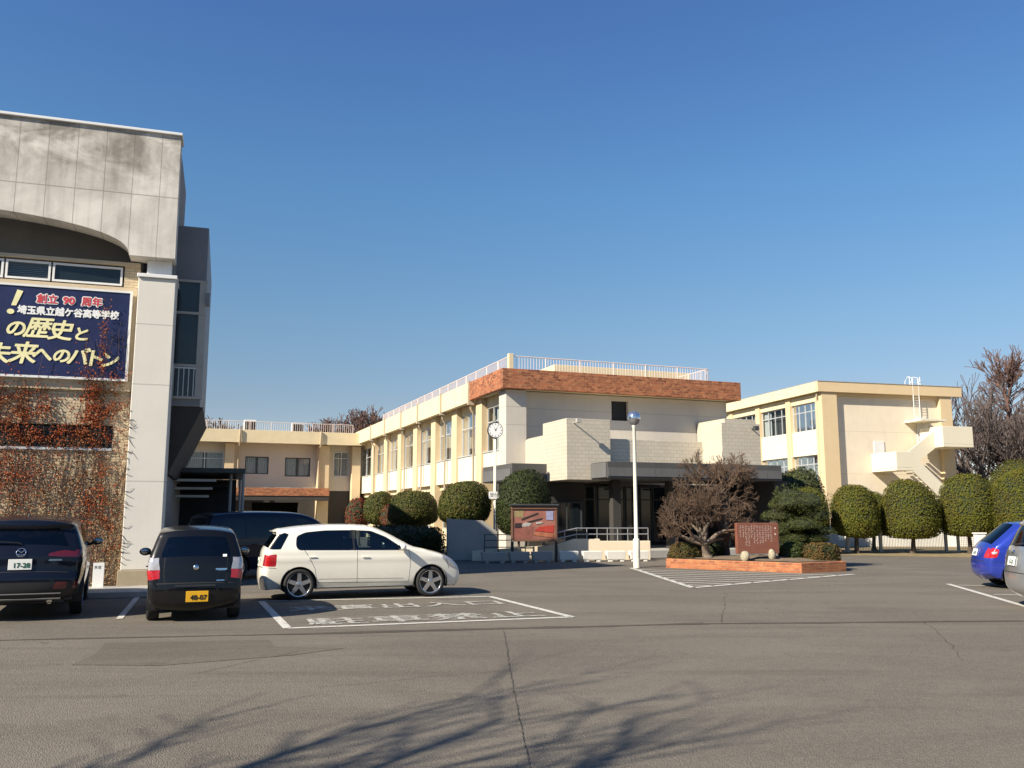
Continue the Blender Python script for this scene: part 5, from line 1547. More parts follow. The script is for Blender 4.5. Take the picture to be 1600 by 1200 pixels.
def build_car(sp):
    """sp['top']: outline (x,z) from rear bumper bottom over the roof to the front bumper bottom, x forward"""
    root = empty(sp['name'], sp['loc'], R(90 - sp['az']), sp['label'], 'car', sp.get('group'))
    top = catmull(sp['top'], 0.035)
    L = top[:, 0].max() - top[:, 0].min(); xm = (top[:, 0].max() + top[:, 0].min()) / 2
    Wd = sp['w'] / 2; zb = sp['belt']; sill = sp['sill']; r0 = sp.get('round', 0.09)
    tum = sp.get('tumble', 0.30); kr = sp.get('taper_r', 0.07); kf = sp.get('taper_f', 0.13)
    def half(P):
        t = (P[:, 0] - xm) / (L / 2)
        h = Wd * (1 - np.where(t > 0, kf, kr) * np.abs(t) ** 3.2)
        z = P[:, 1]
        up = np.maximum(z - zb, 0)
        h = h - up * tum - up ** 2 * sp.get('tum2', 0.10)
        lo = np.maximum(zb - 0.08 - z, 0)
        h = h - 0.16 * lo ** 2 - np.maximum(0.34 - z, 0) * 0.25
        h = h + 0.012 * np.exp(-((z - (zb - 0.16)) / 0.045) ** 2)      # shoulder crease
        return h
    def Y(P, d=None):
        P = np.atleast_2d(np.array(P, float))
        if d is None: d = dist_poly(P, top)
        h = half(P)
        return h - np.where(d < r0, r0 - np.sqrt(np.maximum(r0 ** 2 - (r0 - np.minimum(d, r0)) ** 2, 0)), 0)
    # ---- side silhouette
    ra = sp['arch_r']; wz = sp['wheel_r']
    bot = []
    for xw in (sp['xf'], sp['xr']):
        a0 = math.asin(max(-0.95, min(0.95, (sill - wz) / ra)))
        an = np.linspace(a0, math.pi - a0, 26)
        bot += [(xw + ra * math.cos(a), wz + ra * math.sin(a)) for a in an]
    fb = top[-1]; rb = top[0]
    outer = list(map(tuple, top)) + list(map(tuple, densify([fb] + [(sp['xf'] + ra * 1.0, sill)] if fb[0] > sp['xf'] + ra + 0.06 else [fb, fb + np.array([-0.01, 0])], 0.08, False)[1:-1])) + bot + [tuple(rb + np.array([0.02, 0]))]
    o2 = [np.array(outer[0])]
    for p in outer[1:]:
        if np.linalg.norm(np.array(p) - o2[-1]) > 0.006: o2.append(np.array(p))
    segs_ = []
    outer = []
    nt_ = len(top)
    for i, p in enumerate(o2):
        q = o2[(i + 1) % len(o2)]
        outer.append(p)
        if i >= nt_ - 1 and np.linalg.norm(q - p) > 0.07:
            k = int(np.linalg.norm(q - p) / 0.05)
            outer += [p + (q - p) * j / k for j in range(1, k)]
    outer = np.array(outer)
    gx = np.arange(top[:, 0].min(), top[:, 0].max(), 0.05); gz = np.arange(sill - 0.1, top[:, 1].max(), 0.05)
    G = np.array([(x + (0.025 if j % 2 else 0), z) for j, z in enumerate(gz) for x in gx])
    rings = []
    tt = np.gradient(top, axis=0); tt = tt / np.linalg.norm(tt, axis=1)[:, None]
    nin = np.stack([tt[:, 1], -tt[:, 0]], 1)
    for d in (0.012, 0.03, 0.055):
        rings.append(top[::1] + nin * d)
    G = G[in_poly(G, outer)]
    dd = dist_poly(G, np.vstack([outer, outer[:1]]))
    G = G[dd > 0.022]; dt = dist_poly(G, top); G = G[dt > 0.075]
    Rg = np.vstack(rings); Rg = Rg[in_poly(Rg, outer)]
    Rg = Rg[dist_poly(Rg, np.vstack([outer, outer[:1]])) > 0.008]
    loops = [densify(rg_[2], 0.04) for rg_ in sp['side']]
    V, F = cdt(outer, loops, np.vstack([G, Rg]))
    d = dist_poly(V, top)
    y = Y(V, d)
    c = V[F].mean(1)
    ids = np.zeros(len(F), int)
    for i, rg_ in enumerate(sp['side']):
        ids[in_poly(c, rg_[2])] = i + 1
    store = {}
    def put(key, verts, tris, mat):
        store.setdefault(key, []).append((verts, tris, mat))
    for sgn in (-1, 1):
        V3 = np.stack([V[:, 0], sgn * y, V[:, 1]], 1)
        for i in range(len(sp['side']) + 1):
            f = F[ids == i]
            if not len(f): continue
            if i == 0: key = ('body', 0); mat = sp['paint']
            else:
                part, mat, _ = sp['side'][i - 1][:3]
                key = ('body', 0) if part == 'body' else (part, sgn * (sp['side'][i - 1][3] if len(sp['side'][i - 1]) > 3 else i))
            ny = np.cross(V3[f[:, 1]] - V3[f[:, 0]], V3[f[:, 2]] - V3[f[:, 0]])[:, 1].sum() * sgn
            put(key, V3, f if ny > 0 else f[:, ::-1], mat)
    # ---- ribbon over the outline
    sl_ = np.concatenate([[0], np.cumsum(np.linalg.norm(np.diff(top, axis=0), axis=1))])
    ye = Y(top, np.zeros(len(top)))
    nout = -nin
    ct, ce = sp.get('crown_t', 0.035), sp.get('crown_e', 0.10)
    def rib(P):
        """P: (v in -1..1, s) -> 3D"""
        v, s_ = P[:, 0], P[:, 1]
        X = np.interp(s_, sl_, top[:, 0]); Z = np.interp(s_, sl_, top[:, 1]); E_ = np.interp(s_, sl_, ye)
        nx = np.interp(s_, sl_, nout[:, 0]); nz_ = np.interp(s_, sl_, nout[:, 1])
        cr = (ct * np.abs(nz_) + ce * np.abs(nx)) * (1 - np.abs(v) ** 2.4)
        return np.stack([X + nx * cr, v * E_, Z + nz_ * cr], 1)
    irear = np.arange(len(top))[: int(np.argmax(top[:, 1])) + 1]
    def s_rear(z):
        return float(np.interp(z, np.maximum.accumulate(top[irear, 1]), sl_[irear]))
    ifr = np.arange(int(np.argmax(top[:, 1])), len(top))
    def s_front(z):
        zz = np.minimum.accumulate(top[ifr, 1])
        return float(np.interp(-z, -zz, sl_[ifr]))
    KV = 0.75
    regs = []
    for rg_ in sp['ribbon']:
        part, mat, end, poly = rg_[:4]
        fs = s_rear if end == 'rear' else s_front
        q = np.array([(v, fs(z)) for v, z in densify([(v_, z_) for v_, z_ in poly], 0.04)])
        both = len(rg_) > 4 and rg_[4]
        regs.append((part, mat, q, 1))
        if both:
            regs.append((part, mat, (q * np.array([-1, 1]))[::-1], -1))
    outer_r = np.vstack([[(1, s_) for s_ in sl_], [(v, sl_[-1]) for v in np.linspace(1, -1, 26)[1:-1]], [(-1, s_) for s_ in sl_[::-1]], [(v, 0) for v in np.linspace(-1, 1, 26)[1:-1]]])
    gv = np.linspace(-1, 1, 25)[1:-1]
    Gr = np.array([(v, s_) for s_ in sl_[1:-1] for v in gv])
    KS = np.array([KV, 1])
    lp = [np.clip(q, [-1, 0], [1, 99]) * KS for (_, _, q, _) in regs]
    Vr, Fr = cdt(outer_r * KS, lp, Gr * KS)
    Vr = Vr / KS
    V3 = rib(Vr); cr_ = Vr[Fr].mean(1)
    nr = np.cross(V3[Fr[:, 1]] - V3[Fr[:, 0]], V3[Fr[:, 2]] - V3[Fr[:, 0]])
    od = nr[:, 0] * np.interp(cr_[:, 1], sl_, nout[:, 0]) + nr[:, 2] * np.interp(cr_[:, 1], sl_, nout[:, 1])
    if od.sum() < 0: Fr = Fr[:, ::-1]
    ids = np.zeros(len(Fr), int)
    for i, (_, _, q, _) in enumerate(regs):
        ids[in_poly(cr_, q)] = i + 1
    for i in range(len(regs) + 1):
        f = Fr[ids == i]
        if not len(f): continue
        if i == 0: put(('body', 0), V3, f, sp['paint'])
        else:
            part, mat, q, sg = regs[i - 1]
            key = ('body', 0) if part == 'body' else (part, sg * 100 if part in ('tail_light', 'headlight') else i * 1000)
            put(key, V3, f, mat)
    # ---- make the part meshes
    made = {}
    for key in sorted(store, key=lambda k: (k[0] != 'body', k[0] != 'door', str(k))):
        mats = []; vs = []; fs = []; mi = []
        for (verts, tris, mat) in store[key]:
            used = np.unique(tris); mp = np.full(len(verts), -1); mp[used] = np.arange(len(used)) + sum(len(a) for a in vs)
            vs.append(verts[used]); fs.append(mp[tris])
            if mat not in mats: mats.append(mat)
            mi.append(np.full(len(tris), mats.index(mat)))
        me = np_mesh(key[0], np.vstack(vs), np.vstack(fs), True, np.concatenate(mi))
        bm = bmesh.new(); bm.from_mesh(me); bmesh.ops.remove_doubles(bm, verts=bm.verts, dist=0.0008); bm.to_mesh(me); bm.free()
        me.polygons.foreach_set('use_smooth', np.ones(len(me.polygons), bool))
        o = link(key[0], me, [M[m_] for m_ in mats], root)
        made[key] = o
    # ---- underside, arch liners, wheels
    m = MB()
    x0, x1 = top[:, 0].min() + 0.12, top[:, 0].max() - 0.12
    m.box(x0, x1, -Wd + 0.28, Wd - 0.28, sill - 0.03, 0.62)
    m.box(sp['xr'] + ra + 0.02, sp['xf'] - ra - 0.02, -Wd + 0.10, Wd - 0.10, sill - 0.02, sill + 0.16)
    m.box(x0, sp['xr'] - ra - 0.02, -Wd + 0.16, Wd - 0.16, sill + 0.01, 0.5)
    m.box(sp['xf'] + ra + 0.02, x1, -Wd + 0.20, Wd - 0.20, sill + 0.01, 0.5)
    for xw in (sp['xf'], sp['xr']):
        for sgn in (-1, 1):
            an = np.linspace(-0.3, math.pi + 0.3, 20)
            V_ = []; F_ = []
            for a in an:
                px_, pz_ = xw + (ra + 0.012) * math.cos(a), wz + (ra + 0.012) * math.sin(a)
                V_ += [(px_, sgn * (Wd - 0.035), pz_), (px_, sgn * (Wd - 0.32), pz_)]
            for i in range(len(an) - 1): F_.append((2 * i, 2 * i + 2, 2 * i + 3, 2 * i + 1))
            m.add(V_, F_, 0, True)
    m.build('underbody', M['trim_black'], root, normals=False)
    for xw in (sp['xf'], sp['xr']):
        for sgn in (-1, 1):
            yo = sgn * (Wd - 0.03); wr = wz; tw = 0.19
            rr = wr * sp.get('rim', 0.66)
            w = MB()
            prof = [(rr, -tw), (wr - 0.035, -tw), (wr - 0.008, -tw + 0.02), (wr, -tw + 0.05), (wr, -0.05), (wr - 0.008, -0.02), (wr - 0.035, -0.003), (rr + 0.01, 0.0), (rr, -0.02)]
            w.lathe([(a, b_ * sgn) for a, b_ in prof], (0, 0, 0), 'y', 40)
            wo = w.build('wheel', M['tyre'], root)
            wo.location = (xw, yo, wr)
            q = MB()
            q.lathe([(rr, -0.004 * sgn), (rr + 0.004, -0.012 * sgn), (rr - 0.012, -0.012 * sgn), (rr - 0.025, -0.09 * sgn)], (0, 0, 0), 'y', 36)
            q.lathe([(0.001, -0.010 * sgn), (0.05, -0.012 * sgn), (0.065, -0.03 * sgn), (0.065, -0.08 * sgn)], (0, 0, 0), 'y', 20)
            ns = sp.get('spokes', 5); fk = sp.get('fork', 1)
            for k in range(ns):
                for j in range(fk):
                    a = 2 * math.pi * k / ns + 0.3 + (j - (fk - 1) / 2) * 0.22
                    ca, sa = math.cos(a), math.sin(a)
                    wa, wb_ = (0.042, 0.034) if fk == 1 else (0.017, 0.015)
                    ra_, rb_ = 0.045, rr - 0.006
                    wa *= wr / 0.3; wb_ *= wr / 0.3
                    P = []
                    for (rad, hw, yd) in ((ra_, wa, -0.014), (rb_, wb_, -0.018), (rb_, wb_, -0.05), (ra_, wa, -0.06)):
                        for s2 in (-1, 1):
                            P.append((rad * ca - s2 * hw * sa, yd * sgn, rad * sa + s2 * hw * ca))
                    q.add(P, [(0, 1, 3, 2), (2, 3, 5, 4), (4, 5, 7, 6), (0, 2, 4, 6), (1, 7, 5, 3)], 0)
            q.build('rim', M[sp.get('rim_mat', 'rim')], wo, 0.003)
            q = MB(); q.lathe([(0.001, -0.085 * sgn), (rr - 0.03, -0.086 * sgn)], (0, 0, 0), 'y', 28)
            q.build('brake_disc', M['rim_dark'], wo)
    # ---- cabin: seats, dashboard, steering wheel
    def seat(x, y, w, zt, lean=0.16):
        q = MB()
        q.prism([(x - 0.02, 0.60), (x + 0.14, 0.60), (x + 0.12 - lean * 0.7, zt - 0.14), (x - lean, zt - 0.14)], y - w / 2, y + w / 2)
        q.prism([(x, 0.60), (x + 0.48, 0.60), (x + 0.48, 0.70), (x, 0.68)], y - w / 2, y + w / 2)
        so_ = q.build('seat', M['seat_fabric'], root, 0.04)
        q = MB()
        for yy in ((y,) if w < 0.7 else (y - w * 0.3, y + w * 0.3)):
            q.prism([(x - lean - 0.05, zt - 0.10), (x - lean + 0.06, zt - 0.10), (x - lean + 0.03, zt + 0.07), (x - lean - 0.06, zt + 0.07)], yy - 0.12, yy + 0.12)
        q.build('headrest', M['seat_fabric'], so_, 0.03)
    zt_ = sp['belt'] + 0.16
    for yy in (-0.36, 0.36): seat(sp['xf'] - 1.35, yy, 0.5, zt_)
    seat(sp['xr'] + 0.38, 0.0, Wd * 1.5, zt_ - 0.03)
    q = MB(); q.prism([(sp['xf'] - 0.72, 0.62), (sp['xf'] - 0.25, 0.62), (sp['xf'] - 0.25, sp['belt'] - 0.06), (sp['xf'] - 0.62, sp['belt'] - 0.02)], -Wd * 0.78, Wd * 0.78)
    q.build('dashboard', M['trim_black'], root, 0.03)
    q = MB()
    for k in range(20):
        a0_, a1_ = 2 * math.pi * k / 20, 2 * math.pi * (k + 1) / 20
        q.tube([(sp['xf'] - 0.80 + 0.09 * math.sin(a), -0.36 + 0.18 * math.cos(a), sp['belt'] - 0.03 + 0.16 * math.sin(a)) for a in (a0_, a1_)], 0.014, 6, cap=False)
    q.build('steering_wheel', M['trim_black'], root, normals=False)
    # ---- mirrors, handles, plate
    xm_, zm_ = sp['mirror']
    for sgn in (-1, 1):
        yv = float(Y([(xm_, zm_)])[0]) * sgn
        q = MB()
        q.ellipsoid((xm_ - 0.02, yv + sgn * 0.12, zm_ + 0.03), (0.075, 0.10, 0.070), 16, 10)
        q.tube([(xm_ + 0.04, yv - sgn * 0.02, zm_ - 0.02), (xm_, yv + sgn * 0.06, zm_)], [0.03, 0.025], 8)
        mo = q.build('mirror', M[sp.get('mirror_mat', sp['paint'])], root)
        q = MB(); q.ellipsoid((xm_ - 0.088, yv + sgn * 0.125, zm_ + 0.03), (0.012, 0.078, 0.052), 14, 8); q.build('mirror_glass', M['mirror_face'], mo)
    doors = [k for k in made if k[0] == 'door']
    for (xh, zh) in sp.get('handles', []):
        for sgn in (-1, 1):
            yv = float(Y([(xh, zh)])[0]) * sgn
            q = MB(); q.box(xh - 0.075, xh + 0.075, yv - 0.012, yv + sgn * 0.028, zh - 0.010, zh + 0.012)
            par = root
            for k in doors:
                if k[1] * sgn > 0:
                    co_ = np.array([v.co[:] for v in made[k].data.vertices])
                    if co_[:, 0].min() - 0.1 < xh < co_[:, 0].max() + 0.1: par = made[k]
            q.build('handle', M[sp.get('handle_mat', sp['paint'])], par, 0.008)
    def at_rear(v, z, off=0.0):
        s_ = s_rear(z); p = rib(np.array([[v, s_]]))[0]
        nx = float(np.interp(s_, sl_, nout[:, 0])); nz_ = float(np.interp(s_, sl_, nout[:, 1]))
        return np.array([p[0] + nx * off, p[1], p[2] + nz_ * off]), math.atan2(nz_, -nx)
    if 'plate' in sp:
        z, pm, ink, digits, region = sp['plate']
        p, tilt = at_rear(sp.get('plate_v', 0.0), z, 0.014)
        q = MB(); q.box(-0.165, 0.165, -0.008, 0.008, -0.0825, 0.0825)
        pl = q.build('number_plate', M[pm], root, 0.004)
        pl.location = p
        pl.rotation_euler = (Matrix.Rotation(R(-90), 4, 'Z') @ Matrix.Rotation(-tilt, 4, 'X')).to_euler()
        text_mesh('digits', digits, 0.105, M[ink], pl, (0.02, -0.0105, -0.018), (R(90), 0, 0), 0.0035, 0, 0, 1.0)
    return root, dict(Y=Y, at_rear=at_rear, rib=rib, s_rear=s_rear, made=made)

def rear_item(root, info, name, v, z, mb_fn, mat, off=0.004, **kw):
    """adds a small piece on the tail, drawn in a frame whose x runs to the viewer's right and y away"""
    p, tilt = info['at_rear'](v, z, off)
    m = MB(); mb_fn(m)
    o = m.build(name, M[mat], root, **kw)
    o.location = p
    o.rotation_euler = Matrix.Rotation(R(-90), 4, 'Z').to_euler()
    o.rotation_euler = (Matrix.Rotation(R(-90), 4, 'Z') @ Matrix.Rotation(-tilt, 4, 'X')).to_euler()
    return o

def loc_from_rear(px_x, px_y, az):
    a = R(az)
    return (px_x, px_y, 0)

M['grey_dim'] = simple('dull_grey_trim', (0.10, 0.10, 0.10), 0.5, 0.1, 10.0)
# --- white hatchback, side on
dz = 'gap'
civ_top = [(0.20, 0.20), (0.15, 0.36), (0.14, 0.52), (0.17, 0.66), (0.18, 0.80), (0.20, 0.93), (0.25, 1.02), (0.37, 1.20), (0.42, 1.285), (0.395, 1.315), (0.45, 1.345), (0.66, 1.385), (1.0, 1.425), (1.5, 1.45), (1.95, 1.44), (2.25, 1.40), (2.55, 1.28), (2.85, 1.125), (3.10, 1.0), (3.4, 0.925), (3.7, 0.845), (3.93, 0.74), (4.07, 0.60), (4.115, 0.47), (4.11, 0.33), (4.04, 0.20)]
civ_side = [
    ('door', 'paint_civic', rpoly([(1.17, 0.34), (1.945, 0.31), (1.93, 0.95), (1.86, 1.36), (0.95, 1.33), (0.86, 1.0), (0.98, 0.86), (1.12, 0.62)], 0.05)),
    ('door', 'paint_civic', rpoly([(1.965, 0.31), (3.0, 0.31), (3.03, 0.70), (2.98, 0.98), (2.55, 1.24), (2.15, 1.365), (1.88, 1.37), (1.95, 0.95)], 0.05)),
    ('body', dz, strip([(1.955, 0.31), (1.94, 0.95)], 0.009)), ('body', dz, strip([(3.005, 0.31), (3.035, 0.70), (2.99, 0.96)], 0.009)),
    ('body', dz, strip([(1.165, 0.34), (1.12, 0.60), (0.99, 0.84), (0.90, 0.97)], 0.009)), ('body', dz, strip([(1.17, 0.335), (3.0, 0.305)], 0.009)),
    ('body', 'gap', strip([(1.2, 0.40), (2.9, 0.385)], 0.009)),
    ('body', 'trim_black', rpoly([(1.80, 0.958), (1.93, 0.952), (1.90, 1.357), (1.79, 1.357)], 0.02)),
    ('body', 'trim_black', rpoly([(2.78, 0.943), (2.96, 0.94), (2.80, 1.05)], 0.02)),
    ('side_window', 'car_glass', rpoly([(0.79, 0.965), (1.86, 0.955), (1.83, 1.355), (1.3, 1.35), (0.92, 1.315), (0.745, 1.24), (0.735, 1.05)], 0.06)),
    ('side_window', 'car_glass_clear', rpoly([(1.895, 0.955), (2.84, 0.945), (2.82, 1.02), (2.52, 1.215), (2.22, 1.335), (1.865, 1.355)], 0.045)),
    ('side_window', 'car_glass', rpoly([(0.18, 0.985), (0.45, 0.985), (0.60, 1.275), (0.52, 1.31), (0.40, 1.27), (0.33, 1.2)], 0.02)),
    ('tail_light', 'red_lens', rpoly([(0.1, 0.66), (0.37, 0.655), (0.38, 0.895), (0.16, 0.87)], 0.03), 100),
    ('headlight', 'clear_lens', rpoly([(3.70, 0.80), (3.86, 0.60), (4.08, 0.50), (4.2, 0.60), (4.0, 0.76), (3.8, 0.86)], 0.03), 100),
    ('body', 'gap', strip([(0.38, 0.62), (0.16, 0.64)], 0.010)), ('body', 'gap', strip([(3.86, 0.56), (3.80, 0.76)], 0.010)),
]
civ_rib = [
    ('rear_window', 'car_glass', 'rear', [(-0.88, 1.0), (0.88, 1.0), (0.84, 1.255), (-0.84, 1.255)]),
    ('tail_light', 'red_lens', 'rear', [(0.72, 0.66), (1.0, 0.66), (1.0, 0.885), (0.80, 0.88)], True),
    ('windshield', 'car_glass_clear', 'front', [(-0.90, 1.02), (0.90, 1.02), (0.86, 1.385), (-0.86, 1.385)]),
    ('headlight', 'clear_lens', 'front', [(0.62, 0.60), (1.0, 0.50), (1.0, 0.74), (0.75, 0.72)], True),
    ('grille', 'trim_black', 'front', [(-0.5, 0.52), (0.5, 0.52), (0.5, 0.62), (-0.5, 0.62)]),
    ('grille', 'trim_black', 'front', [(-0.6, 0.25), (0.6, 0.25), (0.55, 0.40), (-0.55, 0.40)]),
    ('body', 'gap', 'rear', [(-0.8, 0.615), (0.8, 0.615), (0.8, 0.630), (-0.8, 0.630)]),
]
AZC = 71.0
def place(xr_world, az, xr, w, side=1):
    """world position of the car's origin so that its right rear wheel stands at xr_world"""
    a = R(az); f = np.array([math.sin(a), math.cos(a)]); rt = np.array([math.cos(a), -math.sin(a)])
    p = np.array(xr_world) - f * xr - side * rt * (w / 2 - 0.1)
    return (float(p[0]), float(p[1]), 0)
civ, ci = build_car(dict(name='white_hatchback', label='white five door hatchback seen side on with red tail lamp and silver rims', loc=place((-4.19, 17.78), AZC, 0.82, 1.695), az=AZC, top=civ_top, w=1.695, belt=0.95, sill=0.235,
    arch_r=0.345, wheel_r=0.305, xr=0.82, xf=3.46, side=civ_side, ribbon=civ_rib, paint='paint_civic', mirror=(2.86, 0.975), handles=[(1.06, 0.835), (2.10, 0.825)], spokes=5, fork=1, rim=0.76, tumble=0.26, taper_f=0.15, crown_t=0.022, crown_e=0.07, round=0.07, group='cars parked in the yard',
    plate=(0.72, 'plate_white', 'ink_green', '37-12', '')))
m = MB(); m.prism([(0.30, 1.322), (0.52, 1.335), (0.52, 1.36), (0.31, 1.336)], -0.50, 0.50); m.build('spoiler', M['paint_civic'], civ, 0.01)

# --- black kei hatchback, tail to the viewer
kei_top = [(0.10, 0.22), (0.02, 0.30), (0.0, 0.46), (0.02, 0.60), (0.045, 0.74), (0.07, 0.90), (0.12, 1.05), (0.20, 1.25), (0.245, 1.355), (0.255, 1.40), (0.36, 1.43), (0.8, 1.475), (1.3, 1.49), (1.8, 1.47), (2.1, 1.42), (2.5, 1.20), (2.8, 1.0), (3.1, 0.92), (3.35, 0.80), (3.45, 0.62), (3.46, 0.40), (3.40, 0.22)]
kei_side = [
    ('door', 'paint_black', rpoly([(0.95, 0.34), (1.55, 0.32), (1.53, 1.38), (0.72, 1.36), (0.66, 0.9), (0.88, 0.7)], 0.05)),
    ('door', 'paint_black', rpoly([(1.57, 0.32), (2.5, 0.32), (2.52, 0.95), (2.1, 1.32), (1.55, 1.39)], 0.05)),
    ('body', dz, strip([(1.56, 0.32), (1.54, 1.0)], 0.009)),
    ('side_window', 'car_glass', rpoly([(0.62, 0.98), (1.50, 0.95), (1.49, 1.33), (0.85, 1.34), (0.68, 1.25)], 0.05)),
    ('side_window', 'car_glass_clear', rpoly([(1.56, 0.95), (2.42, 0.93), (2.1, 1.27), (1.85, 1.34), (1.55, 1.34)], 0.05)),
    ('tail_light', 'red_lens', rpoly([(0.0, 0.66), (0.16, 0.64), (0.20, 0.80), (0.05, 0.80)], 0.02), 100),
    ('tail_light', 'clear_lens', rpoly([(0.0, 0.803), (0.20, 0.803), (0.26, 0.96), (0.16, 1.0), (0.05, 0.97)], 0.02), 100),
    ('body', dz, strip([(0.0, 0.60), (0.30, 0.58), (0.36, 0.55)], 0.009)),
]
kei_rib = [
    ('rear_window', 'car_glass', 'rear', [(-0.84, 0.985), (0.84, 0.985), (0.86, 1.05), (0.83, 1.29), (-0.83, 1.29), (-0.86, 1.05)]),
    ('tail_light', 'red_lens', 'rear', [(0.85, 0.67), (1.0, 0.66), (1.0, 0.80), (0.83, 0.80)], True),
    ('tail_light', 'clear_lens', 'rear', [(0.84, 0.803), (1.0, 0.803), (1.0, 0.985), (0.90, 0.985), (0.87, 0.90)], True),
    ('windshield', 'car_glass_clear', 'front', [(-0.88, 1.0), (0.88, 1.0), (0.85, 1.42), (-0.85, 1.42)]),
    ('body', 'gap', 'rear', [(-0.93, 0.585), (0.93, 0.585), (0.93, 0.60), (-0.93, 0.60)]),
    ('body', 'gap', 'rear', [(-0.74, 0.60), (-0.73, 0.60), (-0.74, 0.98), (-0.755, 0.98)], True),
]
AZK = -20.0
kei_top = [(x, z if z < 0.9 else 0.9 + (z - 0.9) * 0.93) for x, z in kei_top]
kei, ki = build_car(dict(name='black_hatchback', label='small black hatchback with yellow number plate, tail towards the viewer', loc=(-4.97, 14.2, 0), az=AZK, top=kei_top, w=1.475, belt=0.92, sill=0.24,
    arch_r=0.315, wheel_r=0.275, xr=0.52, xf=2.88, side=kei_side, ribbon=kei_rib, paint='paint_black', mirror=(2.28, 0.98), handles=[(0.92, 0.82), (1.75, 0.82)], tumble=0.27, tum2=0.12, taper_r=0.05, crown_e=0.055, round=0.075, spokes=6, rim=0.62, mirror_glass=True, group='cars parked in the yard',
    plate=(0.40, 'plate_yellow', 'ink_black', '48-07', ''), plate_v=-0.06))
def disc(r):
    return lambda m: m.lathe([(0.001, -0.012), (r * 0.8, -0.012), (r, 0.0)], (0, 0, 0), 'y', 20)
rear_item(kei, ki, 'badge', 0.0, 0.83, disc(0.042), 'chrome')
rear_item(kei, ki, 'model_badge', -0.60, 0.80, lambda m: (m.box(-0.085, 0.085, -0.006, 0.0, -0.012, 0.012), m.box(-0.05, 0.06, -0.006, 0.0, -0.022, -0.016)), 'chrome')
rear_item(kei, ki, 'model_badge', -0.60, 0.625, lambda m: m.box(-0.06, 0.06, -0.006, 0.0, -0.008, 0.008), 'chrome')
rear_item(kei, ki, 'sticker', -0.70, 1.0, lambda m: m.box(-0.03, 0.03, -0.004, 0.0, -0.02, 0.02), 'sign_white')
rear_item(kei, ki, 'plate_garnish', 0.0, 0.55, lambda m: m.box(-0.30, 0.30, -0.02, 0.0, -0.015, 0.015), 'trim_black')

# --- dark SUV, tail to the viewer, cut by the frame
suv_top = [(0.22, 0.30), (0.06, 0.38), (0.0, 0.50), (0.0, 0.66), (0.04, 0.74), (0.06, 0.90), (0.07, 1.0), (0.12, 1.10), (0.26, 1.33), (0.34, 1.46), (0.28, 1.545), (0.42, 1.585), (0.9, 1.64), (1.5, 1.665), (2.1, 1.65), (2.5, 1.58), (2.9, 1.36), (3.25, 1.15), (3.7, 1.07), (4.2, 0.97), (4.45, 0.82), (4.54, 0.6), (4.52, 0.4), (4.4, 0.26)]
suv_side = [
    ('door', 'paint_suv', rpoly([(1.42, 0.42), (2.10, 0.40), (2.08, 1.52), (1.1, 1.48), (1.02, 1.1), (1.30, 0.85)], 0.05)),
    ('door', 'paint_suv', rpoly([(2.12, 0.40), (3.15, 0.40), (3.18, 1.1), (2.6, 1.45), (2.10, 1.53)], 0.05)),
    ('body', dz, strip([(2.11, 0.40), (2.09, 1.1)], 0.009)),
    ('body', 'trim_black', rpoly([(0.0, 0.28), (0.55, 0.28), (0.50, 0.52), (0.0, 0.56)], 0.03)),
    ('body', 'trim_black', rpoly([(1.35, 0.25), (3.25, 0.25), (3.25, 0.42), (1.35, 0.42)], 0.02)),
    ('side_window', 'car_glass', rpoly([(0.62, 1.16), (2.05, 1.10), (2.04, 1.50), (1.2, 1.47), (0.78, 1.32)], 0.05)),
    ('side_window', 'car_glass_clear', rpoly([(2.12, 1.10), (3.05, 1.09), (2.65, 1.38), (2.4, 1.50), (2.11, 1.51)], 0.05)),
    ('tail_light', 'red_dark', rpoly([(0.0, 0.97), (0.40, 1.0), (0.42, 1.06), (0.30, 1.11), (0.0, 1.09)], 0.02), 100),
    ('tail_light', 'red_dark', rpoly([(0.0, 0.50), (0.05, 0.50), (0.05, 0.60), (0.0, 0.60)], 0.01), 101),
]
suv_rib = [
    ('rear_window', 'car_glass', 'rear', [(-0.88, 1.14), (0.88, 1.14), (0.80, 1.43), (-0.80, 1.43)]),
    ('tail_light', 'red_dark', 'rear', [(0.50, 0.995), (0.75, 0.985), (1.0, 0.985), (1.0, 1.07), (0.78, 1.075), (0.50, 1.02)], True),
    ('body', 'trim_black', 'rear', [(-1.0, 0.30), (1.0, 0.30), (1.0, 0.56), (0.8, 0.60), (-0.8, 0.60), (-1.0, 0.56)]),
    ('reflector', 'red_dark', 'rear', [(0.66, 0.50), (0.92, 0.50), (0.92, 0.60), (0.70, 0.60)], True),
    ('windshield', 'car_glass_clear', 'front', [(-0.88, 1.16), (0.88, 1.16), (0.85, 1.60), (-0.85, 1.60)]),
    ('body', 'gap', 'rear', [(-0.9, 0.735), (0.9, 0.735), (0.9, 0.75), (-0.9, 0.75)]),
]
AZS = -23.5
suv_top = [(x, z if z < 1.05 else 1.05 + (z - 1.05) * 0.92) for x, z in suv_top]
suv, si = build_car(dict(name='dark_suv', label='dark navy sport utility car with white number plate, cut by the left edge', loc=(-7.74, 14.2, 0), az=AZS, top=suv_top, w=1.84, belt=1.08, sill=0.30,
    arch_r=0.405, wheel_r=0.36, xr=0.98, xf=3.68, side=suv_side, ribbon=suv_rib, paint='paint_suv', mirror=(2.86, 1.13), handles=[(1.35, 1.0), (2.32, 0.99)], tumble=0.34, taper_r=0.07, crown_e=0.08, spokes=5, fork=2, rim=0.68, group='cars parked in the yard', mirror_mat='paint_suv',
    plate=(0.875, 'plate_white', 'ink_green', '17-28', ''), plate_v=0.0))
